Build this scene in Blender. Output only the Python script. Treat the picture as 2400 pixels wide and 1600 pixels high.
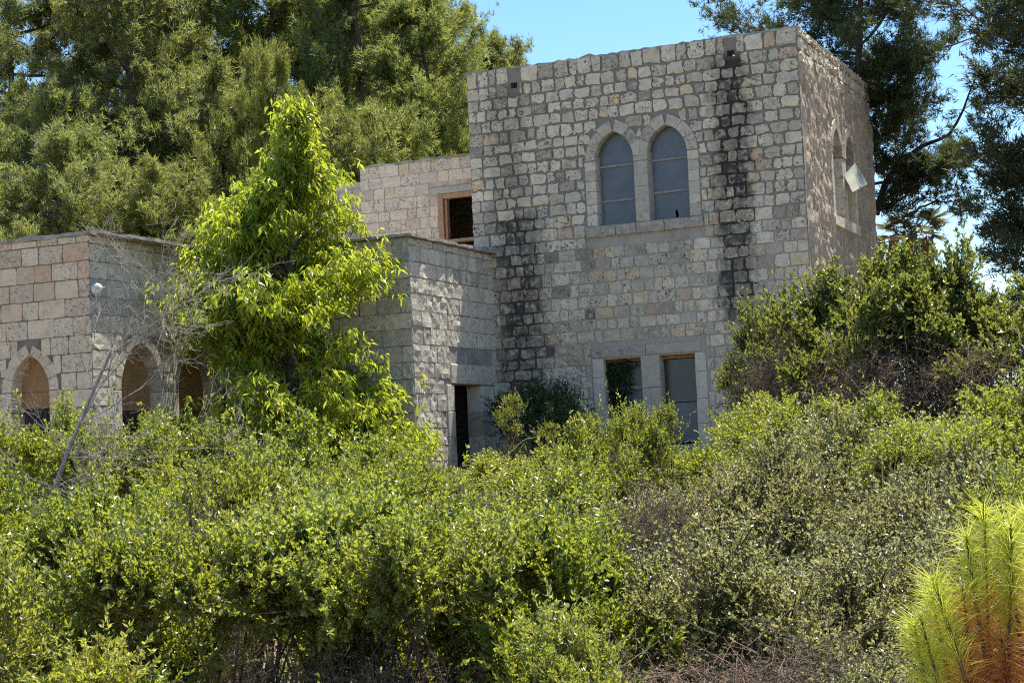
import bpy, math
import numpy as np
from mathutils import Vector, Matrix
from mathutils.geometry import tessellate_polygon

for o in list(bpy.data.objects):
    bpy.data.objects.remove(o)
SC = bpy.context.scene
COL = SC.collection

# ------------------------------------------------------------------ camera, sky, sun, exposure
cam_d = bpy.data.cameras.new('camera')
cam = bpy.data.objects.new('camera', cam_d)
COL.objects.link(cam)
SC.camera = cam
CR = Vector((0.91360, 0.40400, -0.04601))
CU = Vector((0.06864, -0.04168, 0.99677))
CF = Vector((-0.40078, 0.91381, 0.06581))
m = Matrix((CR, CU, -CF)).transposed().to_4x4()
m.translation = Vector((9.158, -37.153, 0.049))
cam.matrix_world = m
cam_d.sensor_fit = 'HORIZONTAL'
cam_d.sensor_width = 36.0
cam_d.lens = 36.0 * 4086.9 / 2400.0
cam_d.clip_start = 0.1
cam_d.clip_end = 5000

SUN = Vector((0.15, 0.31, 1.0)).normalized()          # towards the sun: high, behind and right of the house
EL = math.asin(SUN.z)
AZ = math.atan2(SUN.x, SUN.y)
world = bpy.data.worlds.new('World')
SC.world = world
world.use_nodes = True
wn = world.node_tree
bg = wn.nodes['Background']
sky = wn.nodes.new('ShaderNodeTexSky')
sky.sky_type = 'NISHITA'
sky.sun_disc = False
sky.sun_elevation = EL
sky.sun_rotation = AZ
sky.air_density = 1.0
sky.dust_density = 0.0
sky.ozone_density = 3.0
sky.altitude = 300
hs = wn.nodes.new('ShaderNodeHueSaturation')
hs.inputs['Saturation'].default_value = 1.15
hs.inputs['Value'].default_value = 0.95
wn.links.new(sky.outputs[0], hs.inputs['Color'])
wn.links.new(hs.outputs[0], bg.inputs[0])
bg.inputs[1].default_value = 0.118
sd = bpy.data.lights.new('sun', 'SUN')
sd.energy = 5.0
sd.angle = math.radians(0.5)
sd.color = (1.0, 0.95, 0.86)
sun = bpy.data.objects.new('sun', sd)
COL.objects.link(sun)
sun.rotation_euler = SUN.to_track_quat('Z', 'Y').to_euler()
sun.location = (0, 0, 40)
SC.view_settings.view_transform = 'Standard'
SC.view_settings.look = 'None'
SC.view_settings.exposure = 1.15
SC.view_settings.gamma = 1
SC.view_settings.use_curve_mapping = False
SC.render.engine = 'CYCLES'
SC.cycles.max_bounces = 5
SC.cycles.diffuse_bounces = 3
SC.cycles.glossy_bounces = 2
SC.cycles.transmission_bounces = 4
SC.cycles.use_denoising = False
SC.cycles.pixel_filter_type = 'BLACKMAN_HARRIS'
SC.cycles.filter_width = 1.15
SC.cycles.sample_clamp_indirect = 4.0
SC.cycles.caustics_reflective = False
SC.cycles.caustics_refractive = False

# ------------------------------------------------------------------ helpers
RNG = np.random.default_rng(7)


def unit(v):
    return v / np.maximum(np.linalg.norm(v, axis=-1, keepdims=True), 1e-9)


def mesh_np(name, verts, tris, tone=None, mat=None, smooth=False, corners=3):
    me = bpy.data.meshes.new(name)
    verts = np.ascontiguousarray(verts, np.float32)
    tris = np.ascontiguousarray(tris, np.int32)
    me.vertices.add(len(verts))
    me.vertices.foreach_set('co', verts.ravel())
    n = len(tris)
    me.loops.add(n * corners)
    me.loops.foreach_set('vertex_index', tris.ravel())
    me.polygons.add(n)
    me.polygons.foreach_set('loop_start', np.arange(0, n * corners, corners, dtype=np.int32))
    me.polygons.foreach_set('loop_total', np.full(n, corners, np.int32))
    me.polygons.foreach_set('use_smooth', np.full(n, bool(smooth)))
    if tone is not None:
        a = me.attributes.new('tone', 'FLOAT', 'POINT')
        a.data.foreach_set('value', np.ascontiguousarray(tone, np.float32))
    me.update(calc_edges=True)
    me.validate()
    if mat:
        me.materials.append(mat)
    return me


def link(name, me, parent=None):
    o = bpy.data.objects.new(name, me)
    COL.objects.link(o)
    if parent:
        o.parent = parent
    return o


def tag(o, label=None, cat=None, group=None, kind=None):
    if label:
        o['label'] = label
    if cat:
        o['category'] = cat
    if group:
        o['group'] = group
    if kind:
        o['kind'] = kind
    return o


def empty(name, loc=(0, 0, 0), rz=0.0, sc=(1, 1, 1)):
    o = bpy.data.objects.new(name, None)
    o.empty_display_size = 0.2
    COL.objects.link(o)
    o.location = loc
    o.rotation_euler = (0, 0, rz)
    o.scale = sc
    return o


def tube(pts, rad, sides=5):
    """Tapered tube along a polyline: verts, tris."""
    pts = np.asarray(pts, float)
    rad = np.broadcast_to(np.asarray(rad, float), (len(pts),))
    t = unit(np.gradient(pts, axis=0))
    ref = np.array([0.31, 0.17, 0.93]) if abs(t[0] @ np.array([0.31, 0.17, 0.93])) < 0.9 else np.array([1.0, 0, 0])
    a = unit(np.cross(t, ref))
    b = np.cross(t, a)
    ang = np.linspace(0, 2 * np.pi, sides, endpoint=False)
    ring = pts[:, None, :] + rad[:, None, None] * (np.cos(ang)[None, :, None] * a[:, None, :] + np.sin(ang)[None, :, None] * b[:, None, :])
    v = ring.reshape(-1, 3)
    i = np.arange(len(pts) - 1)[:, None] * sides
    j = np.arange(sides)[None, :]
    k = (j + 1) % sides
    q0, q1, q2, q3 = i + j, i + k, i + sides + k, i + sides + j
    f = np.concatenate([np.stack([q0, q1, q2], -1).reshape(-1, 3), np.stack([q0, q2, q3], -1).reshape(-1, 3)])
    return v, f


class Acc:
    def __init__(self):
        self.v, self.f, self.t, self.n = [], [], [], 0

    def add(self, v, f, tone=0.5):
        v = np.asarray(v, float)
        self.v.append(v)
        self.f.append(np.asarray(f) + self.n)
        self.t.append(np.broadcast_to(np.asarray(tone, float), (len(v),)))
        self.n += len(v)

    def build(self, name, mat, parent=None, smooth=False):
        me = self.mesh(name, mat, smooth)
        return link(name, me, parent)

    def mesh(self, name, mat, smooth=False):
        return mesh_np(name, np.concatenate(self.v), np.concatenate(self.f), np.concatenate(self.t), mat, smooth)


def leaves(P, D, L, W, tone, fold=0.25, rng=RNG, droop=0.0):
    """Folded diamond leaves: base P, axis D, length L, width W -> 5 verts, 4 tris when droop, else 4 verts, 2 tris."""
    n = len(P)
    D = unit(D)
    r = rng.normal(size=(n, 3))
    S = unit(np.cross(D, r))
    N = np.cross(S, D)
    L = np.broadcast_to(L, (n,))[:, None]
    W = np.broadcast_to(W, (n,))[:, None]
    mid = P + D * L * 0.48
    tip = P + D * L
    if droop:
        tip = tip + np.array([0, 0, -droop]) * L
    lf = mid + S * W * 0.5 + N * W * fold
    rt = mid - S * W * 0.5 + N * W * fold
    v = np.stack([P, lf, tip, rt], 1).reshape(-1, 3)
    b = np.arange(n)[:, None] * 4
    f = np.concatenate([b + np.array([[0, 1, 2]]), b + np.array([[0, 2, 3]])])
    return v, f, np.repeat(tone, 4)


def blades(P, D, L, W, tone, rng=RNG):
    """Single-triangle needles."""
    n = len(P)
    D = unit(D)
    S = unit(np.cross(D, rng.normal(size=(n, 3))))
    L = np.broadcast_to(L, (n,))[:, None]
    W = np.broadcast_to(W, (n,))[:, None]
    v = np.stack([P - S * W * 0.5, P + S * W * 0.5, P + D * L], 1).reshape(-1, 3)
    f = np.arange(n * 3).reshape(-1, 3)
    return v, f, np.repeat(tone, 3)


def rays3(P0, P1, r, sag=0.0, rng=RNG):
    """Many thin three-sided straight twigs in one go."""
    n = len(P0)
    D = unit(P1 - P0)
    A = unit(np.cross(D, rng.normal(size=(n, 3))))
    B = np.cross(D, A)
    r = np.broadcast_to(r, (n,))[:, None]
    vs = []
    for Pp, k in ((P0, 1.0), (P1, 0.45)):
        for a in (0, 2.094, 4.189):
            vs.append(Pp + (A * math.cos(a) + B * math.sin(a)) * r * k)
    v = np.stack(vs, 1).reshape(-1, 3)
    q = np.array([[0, 1, 4], [0, 4, 3], [1, 2, 5], [1, 5, 4], [2, 0, 3], [2, 3, 5]])
    f = (np.arange(n)[:, None, None] * 6 + q[None]).reshape(-1, 3)
    return v, f


# ------------------------------------------------------------------ materials
def nt(name):
    mt = bpy.data.materials.new(name)
    mt.use_nodes = True
    t = mt.node_tree
    return mt, t, t.nodes['Principled BSDF'], t.nodes['Material Output']


def nd(t, typ, **kw):
    n = t.nodes.new(typ)
    for k, v in kw.items():
        setattr(n, k, v)
    return n


def ramp(t, fac, stops, interp='LINEAR'):
    r = nd(t, 'ShaderNodeValToRGB')
    r.color_ramp.interpolation = interp
    e = r.color_ramp.elements
    while len(e) > 1:
        e.remove(e[-1])
    e[0].position, e[0].color = stops[0][0], (*stops[0][1], 1)
    for p, c in stops[1:]:
        x = e.new(p)
        x.color = (*c, 1)
    t.links.new(fac, r.inputs[0])
    return r.outputs[0]


def noise(t, scale, detail=4, rough=0.6, vec=None, dist=0.0):
    n = nd(t, 'ShaderNodeTexNoise')
    n.inputs['Scale'].default_value = scale
    n.inputs['Detail'].default_value = detail
    n.inputs['Roughness'].default_value = rough
    n.inputs['Distortion'].default_value = dist
    if vec is None:
        vec = nd(t, 'ShaderNodeNewGeometry').outputs['Position']
    t.links.new(vec, n.inputs['Vector'])
    return n.outputs['Fac']


def math2(t, op, a, b=None, c=None, clamp=False):
    n = nd(t, 'ShaderNodeMath', operation=op, use_clamp=clamp)
    for i, x in enumerate((a, b, c)):
        if x is None:
            continue
        if isinstance(x, (int, float)):
            n.inputs[i].default_value = x
        else:
            t.links.new(x, n.inputs[i])
    return n.outputs[0]


def mapr(t, x, a, b, c=0.0, d=1.0):
    n = nd(t, 'ShaderNodeMapRange', interpolation_type='SMOOTHSTEP')
    t.links.new(x, n.inputs[0])
    for i, v in enumerate((a, b, c, d)):
        n.inputs[i + 1].default_value = v
    return n.outputs[0]


def mixc(t, fac, a, b, typ='MIX'):
    n = nd(t, 'ShaderNodeMix', data_type='RGBA', blend_type=typ)
    for i, x in ((0, fac), (6, a), (7, b)):
        if isinstance(x, (int, float)):
            n.inputs[i].default_value = x
        elif isinstance(x, tuple):
            n.inputs[i].default_value = (*x, 1)
        else:
            t.links.new(x, n.inputs[i])
    return n.outputs[2]


def bump(t, b, h, strength, dist):
    n = nd(t, 'ShaderNodeBump')
    n.inputs['Strength'].default_value = strength
    n.inputs['Distance'].default_value = dist
    t.links.new(h, n.inputs['Height'])
    t.links.new(n.outputs[0], b.inputs['Normal'])


def attr(t, name='tone'):
    return nd(t, 'ShaderNodeAttribute', attribute_name=name).outputs['Fac']


def leaf_mat(name, stops, trans=(0.30, 0.38, 0.04), tf=0.4, rough=0.45, spec=0.35, tmix=0.75):
    mt, t, b, out = nt(name)
    c = ramp(t, attr(t), stops)
    rnd = nd(t, 'ShaderNodeObjectInfo').outputs['Random']
    hsv = nd(t, 'ShaderNodeHueSaturation')
    t.links.new(c, hsv.inputs['Color'])
    t.links.new(mapr(t, rnd, 0.0, 1.0, 0.485, 0.525), hsv.inputs['Hue'])
    t.links.new(mapr(t, math2(t, 'FRACT', math2(t, 'MULTIPLY', rnd, 17.3)), 0.0, 1.0, 0.85, 1.25), hsv.inputs['Value'])
    t.links.new(mapr(t, math2(t, 'FRACT', math2(t, 'MULTIPLY', rnd, 53.1)), 0.0, 1.0, 0.85, 1.1), hsv.inputs['Saturation'])
    c = hsv.outputs[0]
    t.links.new(c, b.inputs['Base Color'])
    b.inputs['Roughness'].default_value = rough
    b.inputs['Specular IOR Level'].default_value = spec
    tr = nd(t, 'ShaderNodeBsdfTranslucent')
    tc = mixc(t, tmix, c, trans)
    t.links.new(tc, tr.inputs[0])
    mx = nd(t, 'ShaderNodeMixShader')
    mx.inputs[0].default_value = tf
    t.links.new(b.outputs[0], mx.inputs[1])
    t.links.new(tr.outputs[0], mx.inputs[2])
    t.links.new(mx.outputs[0], out.inputs[0])
    return mt


def bark_mat(name, c0, c1, sc=9.0):
    mt, t, b, out = nt(name)
    n = noise(t, sc, 5, 0.7)
    t.links.new(ramp(t, n, [(0.3, c0), (0.7, c1)]), b.inputs['Base Color'])
    b.inputs['Roughness'].default_value = 0.95
    b.inputs['Specular IOR Level'].default_value = 0.1
    bump(t, b, n, 0.6, 0.02)
    return mt


def stain_mask(t):
    """Black water streaks down the tower front (X, Z of the wall), ragged."""
    pos = nd(t, 'ShaderNodeNewGeometry').outputs['Position']
    sx = nd(t, 'ShaderNodeSeparateXYZ')
    t.links.new(pos, sx.inputs[0])
    X, Y, Z = sx.outputs
    nz = noise(t, 2.2, 5, 0.65)
    wob = math2(t, 'MULTIPLY', math2(t, 'SUBTRACT', nz, 0.5), 0.95)
    xs = math2(t, 'ADD', X, wob)

    def streak(xc, w0, w1, z0, z1, gain):
        d = math2(t, 'ABSOLUTE', math2(t, 'SUBTRACT', xs, xc))
        s = mapr(t, d, w1, w0)
        up = mapr(t, Z, z0, z0 + 0.9)
        dn = mapr(t, Z, z1, z1 - 0.4)
        return math2(t, 'MULTIPLY', math2(t, 'MULTIPLY', math2(t, 'MULTIPLY', s, up), dn), gain)
    a = streak(-1.60, 0.26, 0.58, 2.3, 8.95, 1.0)
    b2 = streak(-6.85, 0.25, 0.95, 0.2, 5.9, 0.95)
    b3 = streak(-7.05, 0.25, 0.7, 4.0, 8.9, 0.42)
    front = math2(t, 'LESS_THAN', Y, 0.12)
    near = math2(t, 'GREATER_THAN', Y, -0.2)
    mk = math2(t, 'MAXIMUM', a, math2(t, 'MAXIMUM', b2, b3))
    return math2(t, 'MULTIPLY', math2(t, 'MULTIPLY', mk, front), near), X, Y, Z


def stone_mat(name, stops, stain=False, speck=0.5, bumpd=0.02):
    mt, t, b, out = nt(name)
    c = ramp(t, attr(t), stops)
    n1 = noise(t, 5.0, 6, 0.7)
    c = mixc(t, mapr(t, n1, 0.44, 0.75, 0.0, 0.5), c, (0.20, 0.175, 0.145))
    n2 = noise(t, 13.0, 5, 0.72, dist=1.2)
    hsh = math2(t, 'FRACT', math2(t, 'MULTIPLY', attr(t), 37.7))
    pit = math2(t, 'MULTIPLY', mapr(t, n2, 0.53, 0.61, 0.0, 1.0), mapr(t, hsh, 0.15, 0.75, 0.25 * speck, speck * 1.25))
    c = mixc(t, pit, c, (0.065, 0.057, 0.050))
    warm = math2(t, 'MULTIPLY', mapr(t, noise(t, 4.0, 3, 0.6), 0.5, 0.65), mapr(t, math2(t, 'FRACT', math2(t, 'MULTIPLY', attr(t), 71.3)), 0.55, 0.9, 0.0, 0.32))
    c = mixc(t, warm, c, (0.42, 0.29, 0.17))
    n4 = noise(t, 8.0, 3, 0.6)
    c = mixc(t, mapr(t, n4, 0.5, 0.75, 0.0, 0.6), c, (0.62, 0.55, 0.45))
    n4 = noise(t, 60.0, 3, 0.6)
    c = mixc(t, mapr(t, n4, 0.3, 0.7, 0.3, 0.0), c, (0.16, 0.145, 0.13))
    if stain:
        mk, X, Y, Z = stain_mask(t)
        n3 = noise(t, 7.0, 4, 0.65)
        s = math2(t, 'MULTIPLY', math2(t, 'MULTIPLY', mk, mapr(t, n3, 0.33, 0.55, 0.35, 1.0)), mapr(t, math2(t, 'FRACT', math2(t, 'MULTIPLY', attr(t), 23.9)), 0.25, 0.75, 0.55, 0.97))
        c = mixc(t, s, c, (0.045, 0.042, 0.038))
    t.links.new(c, b.inputs['Base Color'])
    b.inputs['Roughness'].default_value = 0.93
    b.inputs['Specular IOR Level'].default_value = 0.15
    h = math2(t, 'ADD', n1, math2(t, 'MULTIPLY', n2, 0.6))
    bump(t, b, h, 0.9, bumpd)
    return mt


def mortar_mat(name, dark, light, split=None, stain=False):
    mt, t, b, out = nt(name)
    n1 = noise(t, 3.0, 6, 0.7)
    pos = nd(t, 'ShaderNodeNewGeometry').outputs['Position']
    sx = nd(t, 'ShaderNodeSeparateXYZ')
    t.links.new(pos, sx.inputs[0])
    if split:
        k = mapr(t, math2(t, 'ADD', sx.outputs[2], math2(t, 'MULTIPLY', n1, 2.4)), split, split + 1.2)
    else:
        k = mapr(t, n1, 0.35, 0.7)
    c = mixc(t, k, light, dark)
    n2 = noise(t, 30.0, 3, 0.7)
    c = mixc(t, mapr(t, n2, 0.3, 0.8, 0.0, 0.35), c, (0.10, 0.095, 0.09))
    if stain:
        mk, X, Y, Z = stain_mask(t)
        c = mixc(t, math2(t, 'MULTIPLY', mk, 0.93), c, (0.036, 0.033, 0.030))
    t.links.new(c, b.inputs['Base Color'])
    b.inputs['Roughness'].default_value = 0.96
    b.inputs['Specular IOR Level'].default_value = 0.1
    bump(t, b, math2(t, 'ADD', n1, n2), 0.8, 0.02)
    return mt


M = {}
M['tower_stone'] = stone_mat('tower_limestone', [(0.0, (0.25, 0.215, 0.17)), (0.2, (0.47, 0.405, 0.31)), (0.5, (0.65, 0.56, 0.425)), (0.75, (0.78, 0.665, 0.50)), (0.88, (0.68, 0.52, 0.31)), (0.96, (0.58, 0.40, 0.28)), (1.0, (0.16, 0.145, 0.13))], True, 0.85)
M['tower_mortar'] = mortar_mat('tower_mortar', (0.25, 0.222, 0.185), (0.43, 0.375, 0.295), 5.6, True)
M['trim'] = stone_mat('dressed_trim_stone', [(0.0, (0.32, 0.28, 0.22)), (0.5, (0.56, 0.49, 0.385)), (1.0, (0.72, 0.63, 0.49))], False, 0.6, 0.008)
M['annex_stone'] = stone_mat('annex_limestone', [(0.0, (0.34, 0.30, 0.24)), (0.5, (0.58, 0.515, 0.41)), (0.9, (0.67, 0.59, 0.465)), (1.0, (0.46, 0.37, 0.28))], False, 0.65)
M['annex_mortar'] = mortar_mat('annex_mortar', (0.20, 0.18, 0.165), (0.36, 0.33, 0.29))
M['wing_stone'] = stone_mat('wing_pink_limestone', [(0.0, (0.55, 0.41, 0.28)), (0.5, (0.74, 0.58, 0.41)), (0.85, (0.79, 0.61, 0.42)), (1.0, (0.62, 0.37, 0.22))], False, 0.6)
M['wing_mortar'] = mortar_mat('wing_mortar', (0.13, 0.11, 0.09), (0.24, 0.20, 0.16))
M['room_stone'] = stone_mat('room_warm_limestone', [(0.0, (0.55, 0.43, 0.32)), (0.5, (0.75, 0.62, 0.47)), (0.85, (0.79, 0.64, 0.46)), (1.0, (0.64, 0.46, 0.28))], False, 0.7)
M['room_mortar'] = mortar_mat('room_mortar', (0.32, 0.26, 0.21), (0.60, 0.49, 0.39))
M['plaster'] = stone_mat('rough_plaster', [(0.0, (0.32, 0.25, 0.185)), (1.0, (0.62, 0.48, 0.35))], False, 0.8)
M['slab'] = mortar_mat('roof_slab', (0.18, 0.165, 0.15), (0.42, 0.39, 0.34))
M['pale_roof'] = mortar_mat('pale_flat_roof', (0.50, 0.43, 0.34), (0.66, 0.57, 0.46))
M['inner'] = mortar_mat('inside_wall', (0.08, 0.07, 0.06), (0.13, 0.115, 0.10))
M['ochre'] = mortar_mat('ochre_plaster', (0.30, 0.165, 0.075), (0.40, 0.23, 0.11))


def flat_mat(name, c0, c1, rough=0.6, sc=6.0, spec=0.3):
    mt, t, b, out = nt(name)
    n = noise(t, sc, 4, 0.6)
    t.links.new(ramp(t, n, [(0.3, c0), (0.7, c1)]), b.inputs['Base Color'])
    b.inputs['Roughness'].default_value = rough
    b.inputs['Specular IOR Level'].default_value = spec
    return mt


M['pane'] = flat_mat('blue_grey_board', (0.060, 0.072, 0.088), (0.105, 0.118, 0.135), 0.32, 2.6, 0.5)
M['board'] = flat_mat('brown_grey_board', (0.22, 0.19, 0.16), (0.30, 0.26, 0.22), 0.7, 3.0)
M['dim_glass'] = flat_mat('dim_dusty_glass', (0.030, 0.037, 0.034), (0.060, 0.066, 0.062), 0.3, 2.0, 0.5)
M['batten'] = flat_mat('weathered_batten', (0.20, 0.19, 0.18), (0.30, 0.28, 0.26), 0.8, 12.0)
M['wood'] = flat_mat('orange_wood', (0.30, 0.16, 0.08), (0.42, 0.25, 0.14), 0.7, 10.0)
M['dark_metal'] = flat_mat('dark_metal', (0.03, 0.03, 0.03), (0.06, 0.055, 0.05), 0.6)
M['white'] = flat_mat('white_enamel', (0.42, 0.42, 0.41), (0.58, 0.58, 0.57), 0.4)
M['sheet'] = leaf_mat('pale_sheet', [(0.0, (0.30, 0.31, 0.25)), (1.0, (0.38, 0.38, 0.30))], (0.4, 0.4, 0.3), 0.2, 0.4)

# ------------------------------------------------------------------ walls built from courses of stones
def plane_front(y0):
    return lambda u, v, d: (u, y0 + d, v)


def plane_right(x0):
    return lambda u, v, d: (x0 - d, u, v)


def mapv(fn, U, V, Dp):
    return np.array([fn(u, v, d) for u, v, d in zip(U, V, Dp)])


def pointed(u0, u1, vb, vs, va, n=7, off=0.0):
    """Outline of a pointed-arch opening, counter-clockwise from bottom left."""
    a = (u1 - u0) / 2
    uc = (u0 + u1) / 2
    h = va - vs
    c = max((h * h - a * a) / (2 * a), 0.0)
    r = a + c
    th = math.acos(c / r) if r > 0 else 0
    P = [(u0 - off, vb), (u1 + off, vb)]
    for k in range(n + 1):
        t = th * k / n
        P.append((uc - c + (r + off) * math.cos(t), vs + (r + off) * math.sin(t) * (1 if h >= a else h / a)))
    for k in range(n - 1, -1, -1):
        t = th * k / n
        P.append((uc + c - (r + off) * math.cos(t), vs + (r + off) * math.sin(t) * (1 if h >= a else h / a)))
    return P


def rect(u0, u1, v0, v1):
    return [(u0, v0), (u1, v0), (u1, v1), (u0, v1)]


def panel(name, fn, outer, holes, th, mat, parent):
    """A wall of thickness th with real openings (front, back, edge and reveals)."""
    polys = [[Vector((u, v, 0)) for u, v in p] for p in [outer] + holes]
    tri = tessellate_polygon(polys)
    pts = [p for poly in [outer] + holes for p in poly]
    n = len(pts)
    V = [fn(u, v, 0.0) for u, v in pts] + [fn(u, v, th) for u, v in pts]
    Fc = [tuple(x) for x in tri] + [(c + n, b + n, a + n) for a, b, c in tri]
    s = 0
    for poly in [outer] + holes:
        k = len(poly)
        for i in range(k):
            j = (i + 1) % k
            Fc.append((s + i, s + j, s + j + n, s + i + n))
        s += k
    me = bpy.data.meshes.new(name)
    me.from_pydata(V, [], Fc)
    me.materials.append(mat)
    me.update()
    return link(name, me, parent)


def stone_mesh(fn, u0, u1, v0, v1, proud, rough, edge, rng):
    """Rock-faced stone: 4x4 face with ragged outline, skirt back into the mortar. 42 triangles."""
    g = np.linspace(0, 1, 4)
    U, V = np.meshgrid(g, g)
    Dp = np.full((4, 4), -proud) + rng.normal(0, rough, (4, 4))
    U = u0 + (u1 - u0) * U
    V = v0 + (v1 - v0) * V
    U = U + rng.normal(0, edge, (4, 4))
    V = V + rng.normal(0, edge, (4, 4))
    # knock the corners off
    for i, j in ((0, 0), (0, 3), (3, 0), (3, 3)):
        k = rng.uniform(0.01, 0.03 + edge * 5)
        U[i, j] += (k if j == 0 else -k) * (u1 - u0) * 0.5
        V[i, j] += (k if i == 0 else -k) * (v1 - v0) * 0.5
        Dp[i, j] = -proud * rng.uniform(0.7, 1.0)
    idx = np.arange(16).reshape(4, 4)
    ring = list(idx[0, :]) + list(idx[1:, 3]) + list(idx[3, ::-1][1:]) + list(idx[::-1, 0][1:-1])
    uc, vc = (u0 + u1) / 2, (v0 + v1) / 2
    Uf, Vf, Df = U.ravel(), V.ravel(), Dp.ravel()
    Us = uc + (Uf[ring] - uc) * 1.005
    Vs = vc + (Vf[ring] - vc) * 1.005
    P = mapv(fn, np.r_[Uf, Us], np.r_[Vf, Vs], np.r_[Df, np.full(12, 0.03)])
    T = []
    for i in range(3):
        for j in range(3):
            a, b, c, d = idx[i, j], idx[i, j + 1], idx[i + 1, j + 1], idx[i + 1, j]
            if (i + j) % 2:
                T += [(a, b, c), (a, c, d)]
            else:
                T += [(a, b, d), (b, c, d)]
    for k in range(12):
        a, b = ring[k], ring[(k + 1) % 12]
        T += [(16 + k, 16 + (k + 1) % 12, b), (16 + k, b, a)]
    return P, np.array(T)


def free_span(u0, u1, v0, v1, zones):
    """Cut [u0,u1] by exclusion zones (u range as a function of the v range)."""
    spans = [(u0, u1)]
    for z in zones:
        r = z(v0, v1)
        if r is None:
            continue
        a, b = r
        ns = []
        for s, e in spans:
            if b <= s or a >= e:
                ns.append((s, e))
            else:
                if a - s > 0.02:
                    ns.append((s, a))
                if e - b > 0.02:
                    ns.append((b, e))
        spans = ns
    return spans


def zone_rect(u0, u1, va, vb):
    return lambda v0, v1: (u0, u1) if v1 > va + 0.01 and v0 < vb - 0.01 else None


def zone_poly(P):
    P = np.array(P)

    def f(v0, v1):
        us = []
        for v in np.linspace(v0 + 0.3 * (v1 - v0), v1 - 0.3 * (v1 - v0), 3):
            for (a, b), (c, d) in zip(P, np.roll(P, -1, 0)):
                if (b - v) * (d - v) < 0:
                    us.append(a + (c - a) * (v - b) / (d - b))
        return (min(us), max(us)) if us else None
    return f


def courses(parent, fn, u0, u1, v0, top, ch, ln, style, zones, mat, rng, limit, vis=None, stuff_name='stonework', tones=None):
    """Lay courses of stones; the `limit` largest become separate stone objects, the rest one joined part."""
    out = []
    v = v0
    while v < top(0.5 * (u0 + u1)) - 0.08:
        h = rng.uniform(*ch)
        vt = v + h
        if top(0.5 * (u0 + u1)) - vt < 0.14:
            vt = None
        u = u0
        while u < u1 - 0.05:
            w = rng.uniform(*ln)
            if u1 - (u + w) < ln[0] * 0.6:
                w = u1 - u
            for a, b in free_span(u, u + w, v, vt or top(u), zones):
                vt2 = vt or top(0.5 * (a + b)) + rng.normal(0, 0.012)
                if b - a < 0.09:
                    continue
                j, proud, rough, edge = style(0.5 * (a + b), 0.5 * (v + vt2), rng)
                P, T = stone_mesh(fn, a + j / 2, b - j / 2, v + j / 2, vt2 - j / 2, proud, rough, edge, rng)
                t = rng.beta(2, 1.6) * 0.86 if rng.random() > 0.08 else rng.uniform(0.84, 1.0)
                if tones:
                    t = tones(0.5 * (a + b), 0.5 * (v + vt2), t, rng)
                out.append(((b - a) * (vt2 - v) * (1 if vis is None else vis(0.5 * (a + b), 0.5 * (v + vt2))), P, T, t))
            u += w
        if vt is None:
            break
        v = vt
    out.sort(key=lambda s: -s[0])
    for s, P, T, t in out[:limit]:
        link('stone', mesh_np('stone', P, T, np.full(len(P), t), mat), parent)
    if len(out) > limit:
        A = Acc()
        for s, P, T, t in out[limit:]:
            A.add(P, T, t)
        tag(A.build(stuff_name, mat, parent), kind='stuff')
    return len(out)


def block(name, fn, u0, u1, v0, v1, d0, d1, mat, parent, ch=0.008, jit=0.004, rng=RNG, tone=None):
    """Dressed block with chamfered face and slightly untrue corners."""
    q = [(u0, v0), (u1, v0), (u1, v1), (u0, v1)]
    q = [(a + rng.normal(0, jit), b + rng.normal(0, jit)) for a, b in q]
    uc, vc = (u0 + u1) / 2, (v0 + v1) / 2
    V = [fn(a, b, d1) for a, b in q] + [fn(a, b, d0 + ch) for a, b in q]
    V += [fn(a + math.copysign(ch, uc - a), b + math.copysign(ch, vc - b), d0 + rng.normal(0, jit * 0.5)) for a, b in q]
    T = []
    for i in range(4):
        j = (i + 1) % 4
        T += [(i, j, 4 + j), (i, 4 + j, 4 + i), (4 + i, 4 + j, 8 + j), (4 + i, 8 + j, 8 + i)]
    T += [(8, 9, 10), (8, 10, 11), (3, 2, 1), (3, 1, 0)]
    t = rng.uniform(0.15, 0.9) if tone is None else tone
    return link(name, mesh_np(name, V, T, np.full(12, t), mat), parent)


def voussoirs(fn, u0, u1, vs, va, thick, d0, d1, n, mat, parent, rng, ulim=None):
    """Pointed arch ring from single wedge stones."""
    a = (u1 - u0) / 2
    uc = (u0 + u1) / 2
    h = va - vs
    c = max((h * h - a * a) / (2 * a), 0.0)
    r = a + c
    th = math.acos(c / r)
    for side in (1, -1):
        for k in range(n):
            t0, t1 = th * k / n + 0.006, th * (k + 1) / n - 0.006
            if k == n - 1:
                t1 = th
            Pq = []
            ts = np.linspace(t0, t1, 3)
            tk = thick + rng.normal(0, 0.012)
            for rr in (r - 0.008, r + tk):
                for t in ts:
                    u = uc + side * (-c + rr * math.cos(t))
                    if (u - uc) * side < 0:
                        u = uc + side * 0.003
                    if ulim:
                        u = min(max(u, ulim[0]), ulim[1])
                    Pq.append((u, vs + rr * math.sin(t)))
            V = [fn(u, v, d0 + rng.normal(0, 0.003)) for u, v in Pq] + [fn(u, v, d1) for u, v in Pq]
            T = []
            for i in range(2):
                T += [(i, i + 1, i + 4), (i, i + 4, i + 3), (6 + i, 9 + i, 10 + i), (6 + i, 10 + i, 7 + i)]
            rim = [0, 1, 2, 5, 4, 3]
            for i in range(6):
                p, q = rim[i], rim[(i + 1) % 6]
                T += [(p, q, q + 6), (p, q + 6, p + 6)]
            link('voussoir', mesh_np('voussoir', V, T, np.full(12, rng.uniform(0.0, 0.6)), mat), parent)


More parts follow.
